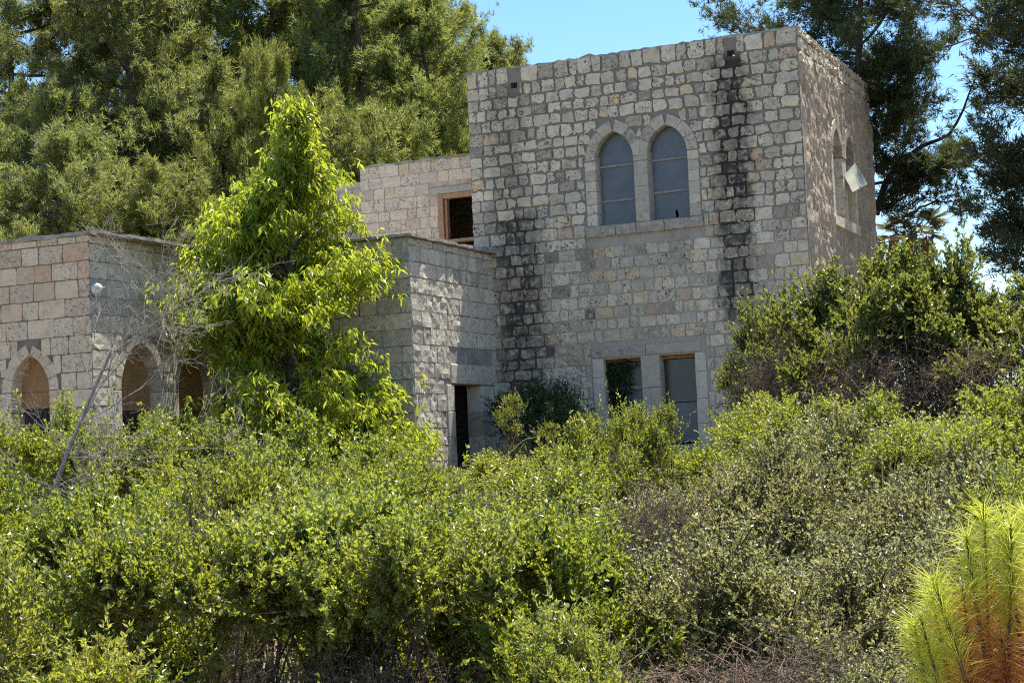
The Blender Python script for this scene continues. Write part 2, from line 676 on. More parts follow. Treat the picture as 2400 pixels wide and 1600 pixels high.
def box_part(name, lo, hi, mat, parent):
    (a, b, c), (d, e, f) = lo, hi
    V = [(a, b, c), (d, b, c), (d, e, c), (a, e, c), (a, b, f), (d, b, f), (d, e, f), (a, e, f)]
    Fq = [(0, 3, 2, 1), (4, 5, 6, 7), (0, 1, 5, 4), (1, 2, 6, 5), (2, 3, 7, 6), (3, 0, 4, 7)]
    me = bpy.data.meshes.new(name)
    me.from_pydata(V, [], Fq)
    me.materials.append(mat)
    return link(name, me, parent)


def ragged_slab(name, u0, u1, w0, w1, z0, z1, mat, parent, rng, seg=0.25, jag=0.04, axis='x', zj=0.015):
    """Thin uneven slab or coping running along u, from w0 to w1 across."""
    n = max(int((u1 - u0) / seg), 2)
    us = np.linspace(u0, u1, n + 1)
    V, T = [], []
    for u in us:
        a = w0 + rng.normal(0, jag)
        b = w1
        zt = z1 + rng.normal(0, zj)
        zb = z0 + rng.normal(0, zj * 0.4)
        for w, z in ((a, zb), (a, zt), (b, zt), (b, zb)):
            V.append((u, w, z) if axis == 'x' else (w, u, z))
    for i in range(n):
        for k in range(4):
            l = (k + 1) % 4
            p, q, r, s = i * 4 + k, i * 4 + l, i * 4 + 4 + l, i * 4 + 4 + k
            T += [(p, q, r), (p, r, s)]
    e = n * 4
    T += [(0, 2, 1), (0, 3, 2), (e, e + 1, e + 2), (e, e + 2, e + 3)]
    return link(name, mesh_np(name, V, T, np.full(len(V), 0.5), mat), parent)


# ------------------------------------------------------------------ ground
def ground_z(x, y):
    z = np.interp(y, [-400, -38, -33, -28, -22, -16, -10, -5, 0, 400], [-1.7, -1.75, -2.3, -2.7, -2.4, -1.7, -0.9, -0.5, -0.4, -0.4])
    return z + 0.08 * np.sin(x * 0.9 + y * 0.35) + 0.05 * np.sin(x * 2.1 - y * 1.3)


s = np.linspace(-1, 1, 161)
gx = 1500 * np.sign(s) * np.abs(s) ** 3.2
gy = gx - 12
GX, GY = np.meshgrid(gx, gy)
GZ = ground_z(GX, GY)
idx = np.arange(161 * 161).reshape(161, 161)
q = np.stack([idx[:-1, :-1], idx[:-1, 1:], idx[1:, 1:], idx[1:, :-1]], -1).reshape(-1, 4)
mt, t, b, out = nt('dry_earth')
n1 = noise(t, 0.8, 6, 0.7)
t.links.new(ramp(t, n1, [(0.3, (0.18, 0.14, 0.10)), (0.5, (0.27, 0.22, 0.15)), (0.7, (0.19, 0.17, 0.09))]), b.inputs['Base Color'])
b.inputs['Roughness'].default_value = 1.0
bump(t, b, noise(t, 12, 5, 0.7), 0.8, 0.05)
tag(link('ground', mesh_np('ground', np.stack([GX, GY, GZ], -1).reshape(-1, 3), q, None, mt, True, 4)), kind='structure')

# ------------------------------------------------------------------ tower
R1 = np.random.default_rng(11)
H = 9.17
tower = tag(empty('stone_tower', (-4, 3.5, -0.4)), 'tall grey limestone tower with paired pointed windows and black water streaks', 'building')


def put(root):
    """Children are modelled in world coordinates; keep them there under an Empty that stands at the base."""
    inv = Matrix.Translation(-Vector(root.location))
    for ch in root.children:
        ch.matrix_parent_inverse = inv


FN = plane_front(0.0)
win = [(-4.86, -3.91, 5.21, 6.72, 7.36), (-3.60, -2.63, 5.21, 6.72, 7.36)]
low = [(-4.90, -3.97, 0.15, 2.15), (-3.55, -2.70, 0.15, 2.16)]
drain = [(-6.88, -6.70, 8.65, 8.79), (-1.60, -1.42, 8.69, 8.83)]
top_pts = [(u, H - 0.03 + R1.normal(0, 0.012)) for u in np.linspace(0, -8, 33)]
wall = panel('front_wall', FN, [(-8, -0.9), (0, -0.9)] + top_pts, [pointed(*w) for w in win] + [rect(*w) for w in low] + [rect(*w) for w in drain], 0.5, M['tower_mortar'], tower)
zones = [zone_poly(pointed(w[0], w[1], 4.97, w[3], w[4], 9, 0.23)) for w in win]
zones += [zone_rect(-5.12, -2.37, 4.97, 6.74), zone_rect(-5.17, -2.33, 4.96, 5.21), zone_rect(-5.17, -2.44, 0.1, 2.44)]
zones += [zone_rect(a - 0.05, b + 0.05, c - 0.05, d + 0.05) for a, b, c, d in drain]


def tower_style(u, v, rng):
    k = np.clip((v - 5.0 + rng.normal(0, 0.35)) / 1.6, 0, 1)
    k = max(k, np.clip((-6.2 - u) / 0.5, 0, 1) * 0.9, np.clip(1.4 - abs(u + 1.62) / 0.4, 0, 1) * 0.8)
    if u < -7.55:
        k = 0.15
    j = 0.022 + 0.018 * k + rng.uniform(-0.008, 0.018)
    return j, 0.014 + 0.012 * k + rng.uniform(0, 0.010), 0.009 + 0.006 * rng.random(), 0.009 + 0.006 * k


NS = courses(wall, FN, -8.0, 0.0, -0.62, lambda u: H - 0.02, (0.245, 0.295), (0.20, 0.45), tower_style, zones, M['tower_stone'], R1, 300,
             lambda u, v: 0.2 if v < 1.0 or (v < 1.8 and u > -2.3) else 1.0)
# upper pair of windows
for i, w in enumerate(win):
    voussoirs(FN, w[0], w[1], w[3], w[4], 0.24, -0.028, 0.20, 3, M['trim'], tower, R1, (-9, -3.757) if i == 0 else (-3.753, 9))
for u0, u1 in ((-5.11, -4.852), (-2.638, -2.38)):
    vs = [5.215, 5.50, 5.72, 6.02, 6.26, 6.50, 6.715]
    for a, b_ in zip(vs, vs[1:]):
        block('jamb_stone', FN, u0, u1, a, b_ - 0.01, -0.016, 0.2, M['trim'], tower, rng=R1)
for a, b_ in ((5.215, 6.02), (6.03, 6.60), (6.61, 6.72)):
    block('mullion_stone', FN, -3.918, -3.592, a, b_, -0.028, 0.2, M['trim'], tower, rng=R1, tone=0.3)
us = [-5.16, -4.42, -3.92, -3.25, -2.33]
for a, b_ in zip(us, us[1:]):
    block('sill_stone', FN, a, b_ - 0.008, 4.965, 5.205, -0.06, 0.22, M['trim'], tower, rng=R1, tone=0.12)
for i, w in enumerate(win):
    z1, z2 = ((5.78, 6.585), (5.86, 6.60))[i]
    fr = block('window_frame', FN, w[0] - 0.01, w[0] + 0.05, w[2], w[3] + 0.1, 0.19, 0.24, M['batten'], tower, rng=R1)
    for z in (z1, z2):
        block('batten', FN, w[0] - 0.01, w[1] + 0.01, z - 0.025, z + 0.025, 0.185, 0.225, M['batten'], fr, rng=R1)
    hole = [[(-3.05, 5.27), (-3.00, 5.25), (-2.98, 5.33), (-3.02, 5.44), (-3.06, 5.42)]] if i else []
    panel('pane', FN, rect(w[0] - 0.02, w[1] + 0.02, w[2] - 0.02, z1), hole, 0.015, M['pane'], fr).location.y = 0.225
    panel('pane', FN, rect(w[0] - 0.02, w[1] + 0.02, z1 + 0.004, z2), [], 0.015, M['pane'], fr).location.y = 0.229
    P = pointed(w[0] - 0.01, w[1] + 0.01, z2 + 0.004, w[3], w[4] + 0.01)
    panel('pane', FN, P, [], 0.015, M['pane'], fr).location.y = 0.226
# lower pair of windows
block('lintel', FN, -5.15, -3.86, 2.195, 2.42, -0.035, 0.3, M['trim'], tower, rng=R1, tone=0.2)
block('lintel', FN, -3.85, -2.56, 2.20, 2.43, -0.035, 0.3, M['trim'], tower, rng=R1, tone=0.3)
for u0, u1 in ((-5.15, -4.892), (-2.708, -2.45)):
    vs = [-0.2, 0.6, 1.15, 1.75, 2.185]
    for a, b_ in zip(vs, vs[1:]):
        block('jamb_stone', FN, u0, u1, a, b_ - 0.008, -0.03, 0.3, M['trim'], tower, rng=R1, tone=0.8)
for a, b_ in ((-0.2, 0.7), (0.71, 1.45), (1.46, 2.185)):
    block('mullion_stone', FN, -3.978, -3.542, a, b_, -0.028, 0.3, M['trim'], tower, rng=R1, tone=0.35)
for i, w in enumerate(low):
    fr = block('window_frame', FN, w[0] - 0.01, w[1] + 0.01, 2.08, 2.165, 0.28, 0.34, M['wood'], tower, rng=R1)
    if i == 0:
        block('rail', FN, w[0], w[1], 1.44, 1.53, 0.27, 0.33, M['batten'], fr, rng=R1)
        block('pane', FN, w[0] - 0.01, w[1] + 0.01, 1.535, 2.075, 0.30, 0.32, M['dim_glass'], fr, rng=R1)
        block('pane', FN, w[0] + 0.38, w[1] + 0.01, 0.2, 1.435, 0.34, 0.36, M['pane'], fr, rng=R1)
    else:
        block('pane', FN, w[0] - 0.01, w[1] + 0.01, 1.1, 2.075, 0.30, 0.32, M['dim_glass'], fr, rng=R1)
        block('pane', FN, w[0] - 0.01, w[1] + 0.01, 0.2, 1.09, 0.31, 0.33, M['pane'], fr, rng=R1)
# right face: rough render with stone courses above
FR = plane_right(0.0)
rwin = [(2.50, 3.42, 5.24, 6.72, 7.36), (3.80, 4.66, 5.24, 6.72, 7.36)]
side = panel('side_wall', FR, [(0.5, -0.9), (7.17, -0.9), (7.17, H - 0.04), (0.5, H - 0.04)], [pointed(*w) for w in rwin], 0.5, M['tower_mortar'], tower)


def vnoise(u, v, su, sv, rng):
    """Smooth value noise on a lattice."""
    a, b_ = u / su, v / sv
    a = a - a.min()
    b_ = b_ - b_.min()
    g = rng.normal(size=(int(a.max()) + 3, int(b_.max()) + 3))
    i, j = a.astype(int), b_.astype(int)
    fa, fb = a - i, b_ - j
    fa, fb = fa * fa * (3 - 2 * fa), fb * fb * (3 - 2 * fb)
    return (g[i, j] * (1 - fa) + g[i + 1, j] * fa) * (1 - fb) + (g[i, j + 1] * (1 - fa) + g[i + 1, j + 1] * fa) * fb


pu = np.linspace(0.0, 7.15, 150)
pv = np.linspace(-0.6, 8.42, 190)
PU, PV = np.meshgrid(pu, pv)
dsp = 0.040 + 0.026 * vnoise(PU, PV, 0.11, 0.34, R1) + 0.020 * vnoise(PU, PV, 0.06, 0.16, R1) + 0.02 * vnoise(PU, PV, 0.5, 0.9, R1)
dsp = np.clip(dsp, 0.004, 0.13) * np.clip(PU / 0.25, 0.12, 1)
tn = np.clip(0.5 + 0.2 * vnoise(PU, PV, 0.25, 0.6, R1), 0, 1)
idx = np.arange(PU.size).reshape(PU.shape)
cu = 0.5 * (PU[:-1, :-1] + PU[1:, 1:])
cv = 0.5 * (PV[:-1, :-1] + PV[1:, 1:])
keep = np.ones(cu.shape, bool)
keep[(cu > 2.3) & (cu < 4.86) & (cv > 5.03) & (cv < 6.75)] = False
for w in rwin:
    uc = 0.5 * (w[0] + w[1])
    hw = (w[1] - w[0]) / 2 + 0.14
    keep[(cv >= 6.70) & (np.abs(cu - uc) < hw * np.sqrt(np.clip(1 - ((cv - 6.70) / 0.86) ** 1.6, 0, 1)))] = False
q = np.stack([idx[:-1, :-1], idx[:-1, 1:], idx[1:, 1:], idx[1:, :-1]], -1)[keep]
me = mesh_np('render_coat', np.stack([dsp, PU, PV], -1).reshape(-1, 3), q, tn.ravel(), M['plaster'], False, 4)
link('render_coat', me, side)
courses(side, FR, 0.01, 7.17, 8.36, lambda u: H - 0.03, (0.24, 0.29), (0.22, 0.45), lambda u, v, r: (0.04, 0.045 + r.uniform(0, 0.03), 0.014, 0.012), [], M['tower_stone'], R1, 0)
for i, w in enumerate(rwin):
    voussoirs(FR, w[0], w[1], w[3], w[4], 0.2, -0.09, 0.15, 3, M['trim'], tower, R1, (-9, 3.607) if i == 0 else (3.613, 9))
    for k, (a, b_) in enumerate(((5.24, 5.75), (5.76, 6.25), (6.26, 6.71))):
        if i == 0:
            block('jamb_stone', FR, 2.30, 2.508, a, b_, -0.08, 0.15, M['trim'], tower, rng=R1, tone=0.9)
            block('mullion_stone', FR, 3.412, 3.808, a, b_, -0.075, 0.15, M['trim'], tower, rng=R1, tone=0.9)
        else:
            block('jamb_stone', FR, 4.652, 4.84, a, b_, -0.08, 0.15, M['trim'], tower, rng=R1, tone=0.8)
    fr = block('window_frame', FR, w[0] - 0.01, w[0] + 0.05, w[2], w[3] + 0.1, 0.14, 0.18, M['batten'], tower, rng=R1)
    panel('board', FR, rect(w[0] - 0.01, w[1] + 0.01, 5.2, 6.1), [], 0.02, M['board'], fr).location.x = -0.17
    panel('board', FR, pointed(w[0] - 0.01, w[1] + 0.01, 6.104, w[3], w[4] + 0.005), [], 0.02, M['board'], fr).location.x = -0.175
for a, b_ in ((2.20, 3.55), (3.56, 4.86)):
    block('sill_stone', FR, a, b_, 5.0, 5.235, -0.12, 0.15, M['trim'], tower, rng=R1, tone=0.95)
# unseen sides, roof, coping
box_part('left_wall', (-8, 0.5, -0.9), (-7.5, 7.17, H - 0.05), M['tower_mortar'], tower)
box_part('back_wall', (-7.5, 6.67, -0.9), (-0.5, 7.165, H - 0.05), M['tower_mortar'], tower)
box_part('roof', (-7.5, 0.5, 8.5), (-0.5, 6.67, 8.7), M['slab'], tower)
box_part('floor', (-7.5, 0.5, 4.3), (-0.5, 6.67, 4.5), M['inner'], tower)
ragged_slab('coping', -8.0, 0.02, -0.008, 0.5, H - 0.06, H - 0.005, M['slab'], tower, R1, 0.13, 0.02, 'x', 0.016)
ragged_slab('coping', 0.5, 7.17, 0.02, -0.5, H - 0.065, H - 0.008, M['slab'], tower, R1, 0.13, 0.02, 'y', 0.016)
put(tower)

# pale sheet hanging out of the side window
Pq = np.array([(0.06, 3.60, 6.33), (0.20, 4.22, 6.68), (0.45, 4.39, 6.18), (0.30, 3.34, 5.86)])
A = Acc()
n = 7
gu, gv = np.meshgrid(np.linspace(0, 1, n), np.linspace(0, 1, n))
S = ((1 - gu) * (1 - gv))[..., None] * Pq[0] + (gu * (1 - gv))[..., None] * Pq[1] + (gu * gv)[..., None] * Pq[2] + ((1 - gu) * gv)[..., None] * Pq[3]
nn = unit(np.cross(Pq[1] - Pq[0], Pq[3] - Pq[0]))
S = S + nn * (0.012 * np.sin(gu * 5 + gv * 3) + 0.008 * np.sin(gv * 9))[..., None]
idx = np.arange(n * n).reshape(n, n)
q = np.stack([idx[:-1, :-1], idx[:-1, 1:], idx[1:, 1:], idx[1:, :-1]], -1).reshape(-1, 4)
V2 = np.concatenate([S.reshape(-1, 3), S.reshape(-1, 3) - nn * 0.006])
tag(link('plastic_sheet', mesh_np('plastic_sheet', V2, np.concatenate([q, q[:, ::-1] + n * n]), np.tile(gu.ravel(), 2), M['sheet'], True, 4)),
    'pale translucent sheet flapping out of the tower side window', 'sheet')

# ------------------------------------------------------------------ entrance annex with the dark doorway
R2 = np.random.default_rng(23)
annex = tag(empty('entrance_annex', (-9.9, -2.1, -0.5)), 'low stone annex with a narrow black doorway against the tower', 'building')
FA = plane_right(-7.56)
door = (-2.41, -0.95, -0.7, 1.71)
wr = panel('side_wall', FA, [(-3.95, -0.9), (-0.005, -0.9), (-0.005, 4.80), (-3.95, 4.80)], [rect(*door)], 0.35, M['annex_mortar'], annex)
zd = [zone_rect(-2.78, -0.28, -1, 1.72), zone_rect(-2.55, -0.24, 1.7, 2.16)]
an_style = lambda u, v, r: (0.014 + r.uniform(0, 0.012), 0.010 + r.uniform(0, 0.016), 0.0075, 0.006)
courses(wr, FA, -4.30, -0.01, -0.72, lambda u: 4.78, (0.33, 0.385), (0.28, 0.55), an_style, zd, M['annex_stone'], R2, 170)
block('lintel', FA, -2.53, -0.26, 1.712, 2.15, -0.05, 0.34, M['trim'], annex, 0.02, 0.008, R2, 0.55)
for u0, u1 in ((-2.76, -2.402), (-0.958, -0.30)):
    vs = [-0.7, -0.1, 0.55, 1.1, 1.705]
    for a, b_ in zip(vs, vs[1:]):
        block('jamb_stone', FA, u0, u1, a, b_ - 0.008, -0.04, 0.345, M['trim'], annex, 0.015, 0.006, R2)
FB = plane_front(-4.30)
wf = panel('front_wall', FB, rect(-12.24, -7.56, -0.9, 4.80), [], 0.35, M['annex_mortar'], annex)
courses(wf, FB, -11.9, -7.545, -0.72, lambda u: 4.78, (0.34, 0.38), (0.40, 0.60), an_style, [], M['annex_stone'], R2, 130)
box_part('roof', (-12.2, -3.95, 4.60), (-7.92, 2.98, 4.78), M['pale_roof'], annex)
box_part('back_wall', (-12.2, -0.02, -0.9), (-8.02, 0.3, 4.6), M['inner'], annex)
ragged_slab('roof_slab', -4.42, -0.02, -7.43, -8.3, 4.805, 4.87, M['slab'], annex, R2, 0.22, 0.03, 'y', 0.014)
ragged_slab('roof_slab', -12.2, -7.46, -4.42, -3.6, 4.81, 4.875, M['slab'], annex, R2, 0.22, 0.03, 'x', 0.014)
put(annex)

# ------------------------------------------------------------------ roofless upper room behind the annex
R3 = np.random.default_rng(31)
room = tag(empty('upper_room', (-10.3, 5, -0.4)), 'warm beige stone room with timber-framed opening set back above the annex roof', 'building')
FU = plane_front(3.0)
ud = (-10.20, -8.95, 5.05, 6.78)
tp = [(u, 7.78 + R3.normal(0, 0.015)) for u in np.linspace(-8.005, -12.6, 20)]
wu = panel('front_wall', FU, [(-12.6, 4.79), (-8.005, 4.79)] + tp, [rect(*ud)], 0.35, M['room_mortar'], room)
courses(wu, FU, -12.6, -8.01, 4.82, lambda u: 7.80, (0.27, 0.32), (0.26, 0.58), lambda u, v, r: (0.013 + r.uniform(0, 0.012), 0.008 + r.uniform(0, 0.01), 0.005, 0.006),
        [zone_rect(-10.36, -8.9, 5.0, 6.88), zone_rect(-10.6, -8.7, 6.86, 7.06)], M['room_stone'], R3, 200)
block('lintel', FU, -10.58, -8.72, 6.87, 7.05, -0.035, 0.3, M['trim'], room, rng=R3, tone=0.3)
fr = block('door_frame', FU, -10.34, -10.19, 5.0, 6.86, -0.05, 0.12, M['wood'], room, rng=R3)
block('head_rail', FU, -10.185, -8.9, 6.74, 6.86, -0.05, 0.12, M['wood'], fr, rng=R3)
block('inner_post', FU, -10.185, -10.12, 5.0, 6.735, 0.02, 0.16, M['wood'], fr, rng=R3)
block('threshold', FU, -10.115, -8.94, 5.60, 5.68, 0.0, 0.22, M['wood'], fr, rng=R3)
ragged_slab('coping', -12.62, -8.01, 2.96, 3.36, 7.77, 7.83, M['slab'], room, R3, 0.2, 0.02, 'x', 0.018)
box_part('left_wall', (-12.6, 3.36, 4.79), (-12.25, 7.0, 7.7), M['room_mortar'], room)
box_part('back_wall', (-12.2, 6.7, 4.79), (-8.02, 7.0, 7.7), M['inner'], room)
box_part('roof', (-12.24, 3.36, 7.40), (-8.02, 6.69, 7.55), M['slab'], room)
put(room)

rear = tag(empty('rear_wall', (-15, 5, -0.4)), 'stub of beige stone wall behind the bright green tree, left of the upper room', 'wall')
FV = plane_front(4.6)
wv = panel('wall', FV, rect(-16.4, -12.61, -0.9, 7.72), [], 0.35, M['room_mortar'], rear)
courses(wv, FV, -16.4, -12.62, 4.6, lambda u: 7.72, (0.27, 0.32), (0.26, 0.58), lambda u, v, r: (0.02, 0.02, 0.008, 0.008), [], M['room_stone'], R3, 130)
put(rear)

# ------------------------------------------------------------------ left wing with pointed openings
R4 = np.random.default_rng(41)
wing = tag(empty('arched_wing', (-16.5, -4, -0.8)), 'pinkish stone wing at the left edge with pointed arches and a round oculus', 'building')
FW = plane_front(-9.0)
aw = (-14.27, -13.30, 0.0, 1.80, 2.54)
tp = [(u, 4.82 + R4.normal(0, 0.02)) for u in np.linspace(-12.26, -21, 30)]
ww = panel('front_wall', FW, [(-21, -1.4), (-12.26, -1.4)] + tp, [pointed(*aw)], 0.4, M['wing_mortar'], wing)


def wing_tone(u, v, t, r):
    return t


wstyle = lambda u, v, r: (0.012 + r.uniform(0, 0.010), 0.010 + r.uniform(0, 0.012), 0.006, 0.004)
courses(ww, FW, -21, -12.25, -1.1, lambda u: 4.84, (0.345, 0.385), (0.38, 0.66), wstyle, [zone_poly(pointed(-14.27, -13.30, -0.2, 1.8, 2.54, 9, 0.20)), zone_rect(-14.55, -13.02, -0.2, 1.82)],
        M['wing_stone'], R4, 190, lambda u, v: 1.0 if u > -15.6 and v > 0.6 else 0.1)
voussoirs(FW, aw[0], aw[1], aw[3], aw[4], 0.22, -0.014, 0.38, 4, M['wing_stone'], wing, R4)
for u0, u1 in ((-14.56, -14.262), (-13.308, -13.02)):
    vs = [-0.2, 0.5, 0.95, 1.4, 1.795]
    for a, b_ in zip(vs, vs[1:]):
        block('jamb_stone', FW, u0, u1, a, b_ - 0.008, -0.03, 0.38, M['wing_stone'], wing, rng=R4)
ty = panel('tympanum', FW, pointed(aw[0] - 0.01, aw[1] + 0.01, 1.80, 1.801, 2.55), [], 0.06, M['ochre'], wing)
ty.location.y = 0.30
ty = panel('tympanum', FW, rect(aw[0] - 0.01, aw[1] + 0.01, 1.46, 1.79), [], 0.05, M['ochre'], wing)
ty.location.y = 0.29
for k in range(4):
    u = -14.15 + k * 0.23
    block('window_bar', FW, u, u + 0.03, 0.0, 1.46, 0.3, 0.33, M['dark_metal'], wing, 0.004, 0.0, R4)
FX = plane_right(-12.26)
ra = [(-8.10, -6.68, -0.6, 1.75, 2.78), (-6.10, -4.70, -0.6, 1.75, 2.78)]
ocu = [(-6.42 + 0.17 * math.cos(a), 3.11 + 0.17 * math.sin(a)) for a in np.linspace(0, 2 * math.pi, 14, endpoint=False)]
wx = panel('side_wall', FX, [(-8.6, -1.4), (3.0, -1.4), (3.0, 4.82), (-8.6, 4.82)], [pointed(*a) for a in ra] + [ocu], 0.4, M['annex_mortar'], wing)
zx = [zone_poly(pointed(a[0], a[1], -1, a[3], a[4], 9, 0.18)) for a in ra] + [zone_rect(-8.36, -4.44, -1.2, 1.77), zone_rect(-6.78, -6.06, 2.76, 3.46)]
courses(wx, FX, -9.0, -4.36, -1.1, lambda u: 4.80, (0.345, 0.385), (0.38, 0.66), lambda u, v, r: (0.012 + r.uniform(0, 0.008), 0.008 + r.uniform(0, 0.010), 0.006, 0.004), zx, M['annex_stone'], R4, 110)
for i, a in enumerate(ra):
    voussoirs(FX, a[0], a[1], a[3], a[4], 0.20, -0.016, 0.38, 5, M['annex_stone'], wing, R4, (-12, -6.395) if i == 0 else (-6.385, 12))
for u0, u1 in ((-8.36, -8.092), (-6.688, -6.092), (-4.708, -4.44)):
    vs = [-1.1, -0.3, 0.35, 0.95, 1.745]
    for a, b_ in zip(vs, vs[1:]):
        block('pier_stone', FX, u0, u1, a, b_ - 0.008, -0.018, 0.38, M['annex_stone'], wing, rng=R4)
for i, a in enumerate(ra):
    ty = panel('tympanum', FX, pointed(a[0] - 0.01, a[1] + 0.01, 1.36, 1.75, 2.79), [], 0.05, M['ochre'], wing)
    ty.location.x = -0.30
    for k in range(5):
        u = a[0] + 0.2 + k * 0.25
        block('window_bar', FX, u, u + 0.03, -0.6, 1.36, 0.3, 0.33, M['dark_metal'], wing, 0.004, 0.0, R4)
# oculus ring
A = Acc()
na = 20
for k, (r0, d) in enumerate(((0.165, 0.2), (0.165, -0.05), (0.20, -0.075), (0.29, -0.075), (0.33, -0.04), (0.33, 0.02))):
    if k == 0:
        V2 = []
    V2 += [FX(-6.42 + r0 * math.cos(a), 3.11 + r0 * math.sin(a), d) for a in np.linspace(0, 2 * math.pi, na, endpoint=False)]
T = []
for k in range(5):
    for i in range(na):
        j = (i + 1) % na
        T += [(k * na + i, k * na + j, k * na + na + j), (k * na + i, k * na + na + j, k * na + na + i)]
link('oculus_ring', mesh_np('oculus_ring', V2, T, np.full(len(V2), 0.95), M['trim'], True), wing)
box_part('roof', (-20.6, -8.6, 4.60), (-12.66, 3.0, 4.76), M['slab'], wing)
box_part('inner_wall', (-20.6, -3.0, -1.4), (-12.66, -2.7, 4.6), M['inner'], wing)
ragged_slab('coping', -21, -12.24, -9.05, -8.6, 4.82, 4.90, M['slab'], wing, R4, 0.22, 0.02, 'x', 0.02)
ragged_slab('eave_slab', -9.06, -4.45, -11.93, -12.9, 4.825, 4.885, M['slab'], wing, R4, 0.25, 0.02, 'y', 0.01)
put(wing)

# white round lamp on the wing's corner
lamp = tag(empty('wall_lamp', (-12.2, -8.93, 3.70)), 'small white round lamp on a bracket at the pinkish wing corner', 'lamp')
prof = [(0.0, 0.06), (0.05, 0.058), (0.09, 0.04), (0.115, 0.0), (0.11, -0.02), (0.0, -0.022)]
V2, T = [], []
for r0, d in prof:
    for a in np.linspace(0, 2 * math.pi, 16, endpoint=False):
        V2.append((0.13 + d * 0.7, -0.10 - d * 0.7 + 0.0 + r0 * math.cos(a) * 0.5, 0.03 + r0 * math.sin(a)))
        V2[-1] = (V2[-1][0] + r0 * math.cos(a) * 0.85, V2[-1][1], V2[-1][2])
for k in range(len(prof) - 1):
    for i in range(16):
        j = (i + 1) % 16
        T += [(k * 16 + i, k * 16 + j, k * 16 + 16 + j), (k * 16 + i, k * 16 + 16 + j, k * 16 + 16 + i)]
link('lamp_shade', mesh_np('lamp_shade', V2, T, None, M['white'], True), lamp)
v, f = tube([(-0.05, 0.02, 0.03), (0.06, -0.03, 0.04), (0.14, -0.10, 0.03)], 0.014, 6)
link('bracket', mesh_np('bracket', v, f, None, M['white'], True), lamp)
v, f = tube([(0.14, -0.10, 0.04), (0.30, -0.05, 0.05)], [0.02, 0.012], 6)
link('spout', mesh_np('spout', v, f, None, M['white'], True), lamp)
v, f = tube([(0.02, 0.0, 0.03), (0.03, 0.0, -0.09), (0.04, -0.02, -0.13)], 0.016, 6)
link('junction_pipe', mesh_np('junction_pipe', v, f, None, M['white'], True), lamp)

# ------------------------------------------------------------------ plant materials
M['lentisk'] = leaf_mat('lentisk_leaf', [(0.0, (0.020, 0.031, 0.006)), (0.3, (0.042, 0.058, 0.009)), (0.6, (0.095, 0.112, 0.017)), (0.9, (0.30, 0.31, 0.08)), (0.97, (0.40, 0.31, 0.11)), (1.0, (0.30, 0.15, 0.08))], (0.68, 0.74, 0.05), 0.40, 0.36, 0.8)
M['greyleaf'] = leaf_mat('grey_green_leaf', [(0.0, (0.030, 0.036, 0.012)), (0.35, (0.065, 0.072, 0.024)), (0.7, (0.17, 0.17, 0.065)), (1.0, (0.46, 0.42, 0.23))], (0.74, 0.70, 0.22), 0.38, 0.36, 0.8)
M['carob'] = leaf_mat('carob_leaf', [(0.0, (0.018, 0.028, 0.006)), (0.5, (0.045, 0.062, 0.012)), (0.85, (0.12, 0.135, 0.032)), (1.0, (0.36, 0.35, 0.15))], (0.56, 0.60, 0.08), 0.36, 0.32, 0.8)
M['shade_leaf'] = leaf_mat('shaded_plant_leaf', [(0.0, (0.018, 0.036, 0.012)), (1.0, (0.055, 0.085, 0.022))], (0.12, 0.2, 0.03), 0.3)  # green darkened so the leaf colour carries the shade at the tower foot
M['bright'] = leaf_mat('bright_drooping_leaf', [(0.0, (0.030, 0.052, 0.006)), (0.4, (0.075, 0.105, 0.010)), (0.9, (0.20, 0.23, 0.028)), (0.96, (0.36, 0.30, 0.05)), (1.0, (0.38, 0.14, 0.03))], (0.82, 0.90, 0.06), 0.48, 0.33, 0.7)
M['needle'] = leaf_mat('pine_needle', [(0.0, (0.022, 0.032, 0.009)), (0.4, (0.052, 0.066, 0.016)), (0.9, (0.24, 0.25, 0.065)), (1.0, (0.22, 0.16, 0.07))], (0.56, 0.61, 0.13), 0.38, 0.45, 0.4)
M['needle_shade'] = leaf_mat('shaded_pine_needle', [(0.0, (0.026, 0.040, 0.018)), (0.6, (0.055, 0.072, 0.030)), (1.0, (0.12, 0.125, 0.045))], (0.20, 0.24, 0.06), 0.3, 0.5, 0.25)  # needle colour darkened to paint in the backlit crowns' shadow side
M['sapling'] = leaf_mat('sapling_needle', [(0.0, (0.60, 0.62, 0.03)), (0.35, (0.85, 0.76, 0.05)), (0.52, (0.80, 0.50, 0.08)), (0.68, (0.82, 0.23, 0.06)), (1.0, (0.66, 0.15, 0.06))], (0.95, 0.80, 0.10), 0.5, 0.4, 0.6, 0.25)
M['dry_leaf'] = leaf_mat('dry_leaf', [(0.0, (0.11, 0.075, 0.05)), (1.0, (0.26, 0.20, 0.14))], (0.3, 0.2, 0.1), 0.25, 0.8, 0.1)
M['palm_green'] = leaf_mat('palm_leaf', [(0.0, (0.08, 0.075, 0.025)), (1.0, (0.20, 0.16, 0.06))], (0.24, 0.20, 0.06), 0.3)
M['palm_dead'] = leaf_mat('dead_palm_leaf', [(0.0, (0.13, 0.075, 0.04)), (1.0, (0.26, 0.16, 0.085))], (0.3, 0.17, 0.07), 0.25, 0.8, 0.1)
M['bark'] = bark_mat('brown_bark', (0.05, 0.038, 0.028), (0.13, 0.10, 0.075))
M['pine_bark'] = bark_mat('pine_bark', (0.045, 0.034, 0.028), (0.14, 0.11, 0.09), 6.0)
M['grey_bark'] = bark_mat('grey_bark', (0.16, 0.14, 0.12), (0.36, 0.32, 0.28), 14.0)
M['bare_bark'] = bark_mat('bare_tree_bark', (0.13, 0.11, 0.095), (0.34, 0.30, 0.26), 14.0)
M['twig'] = bark_mat('dry_twig', (0.10, 0.070, 0.050), (0.26, 0.19, 0.14), 20.0)
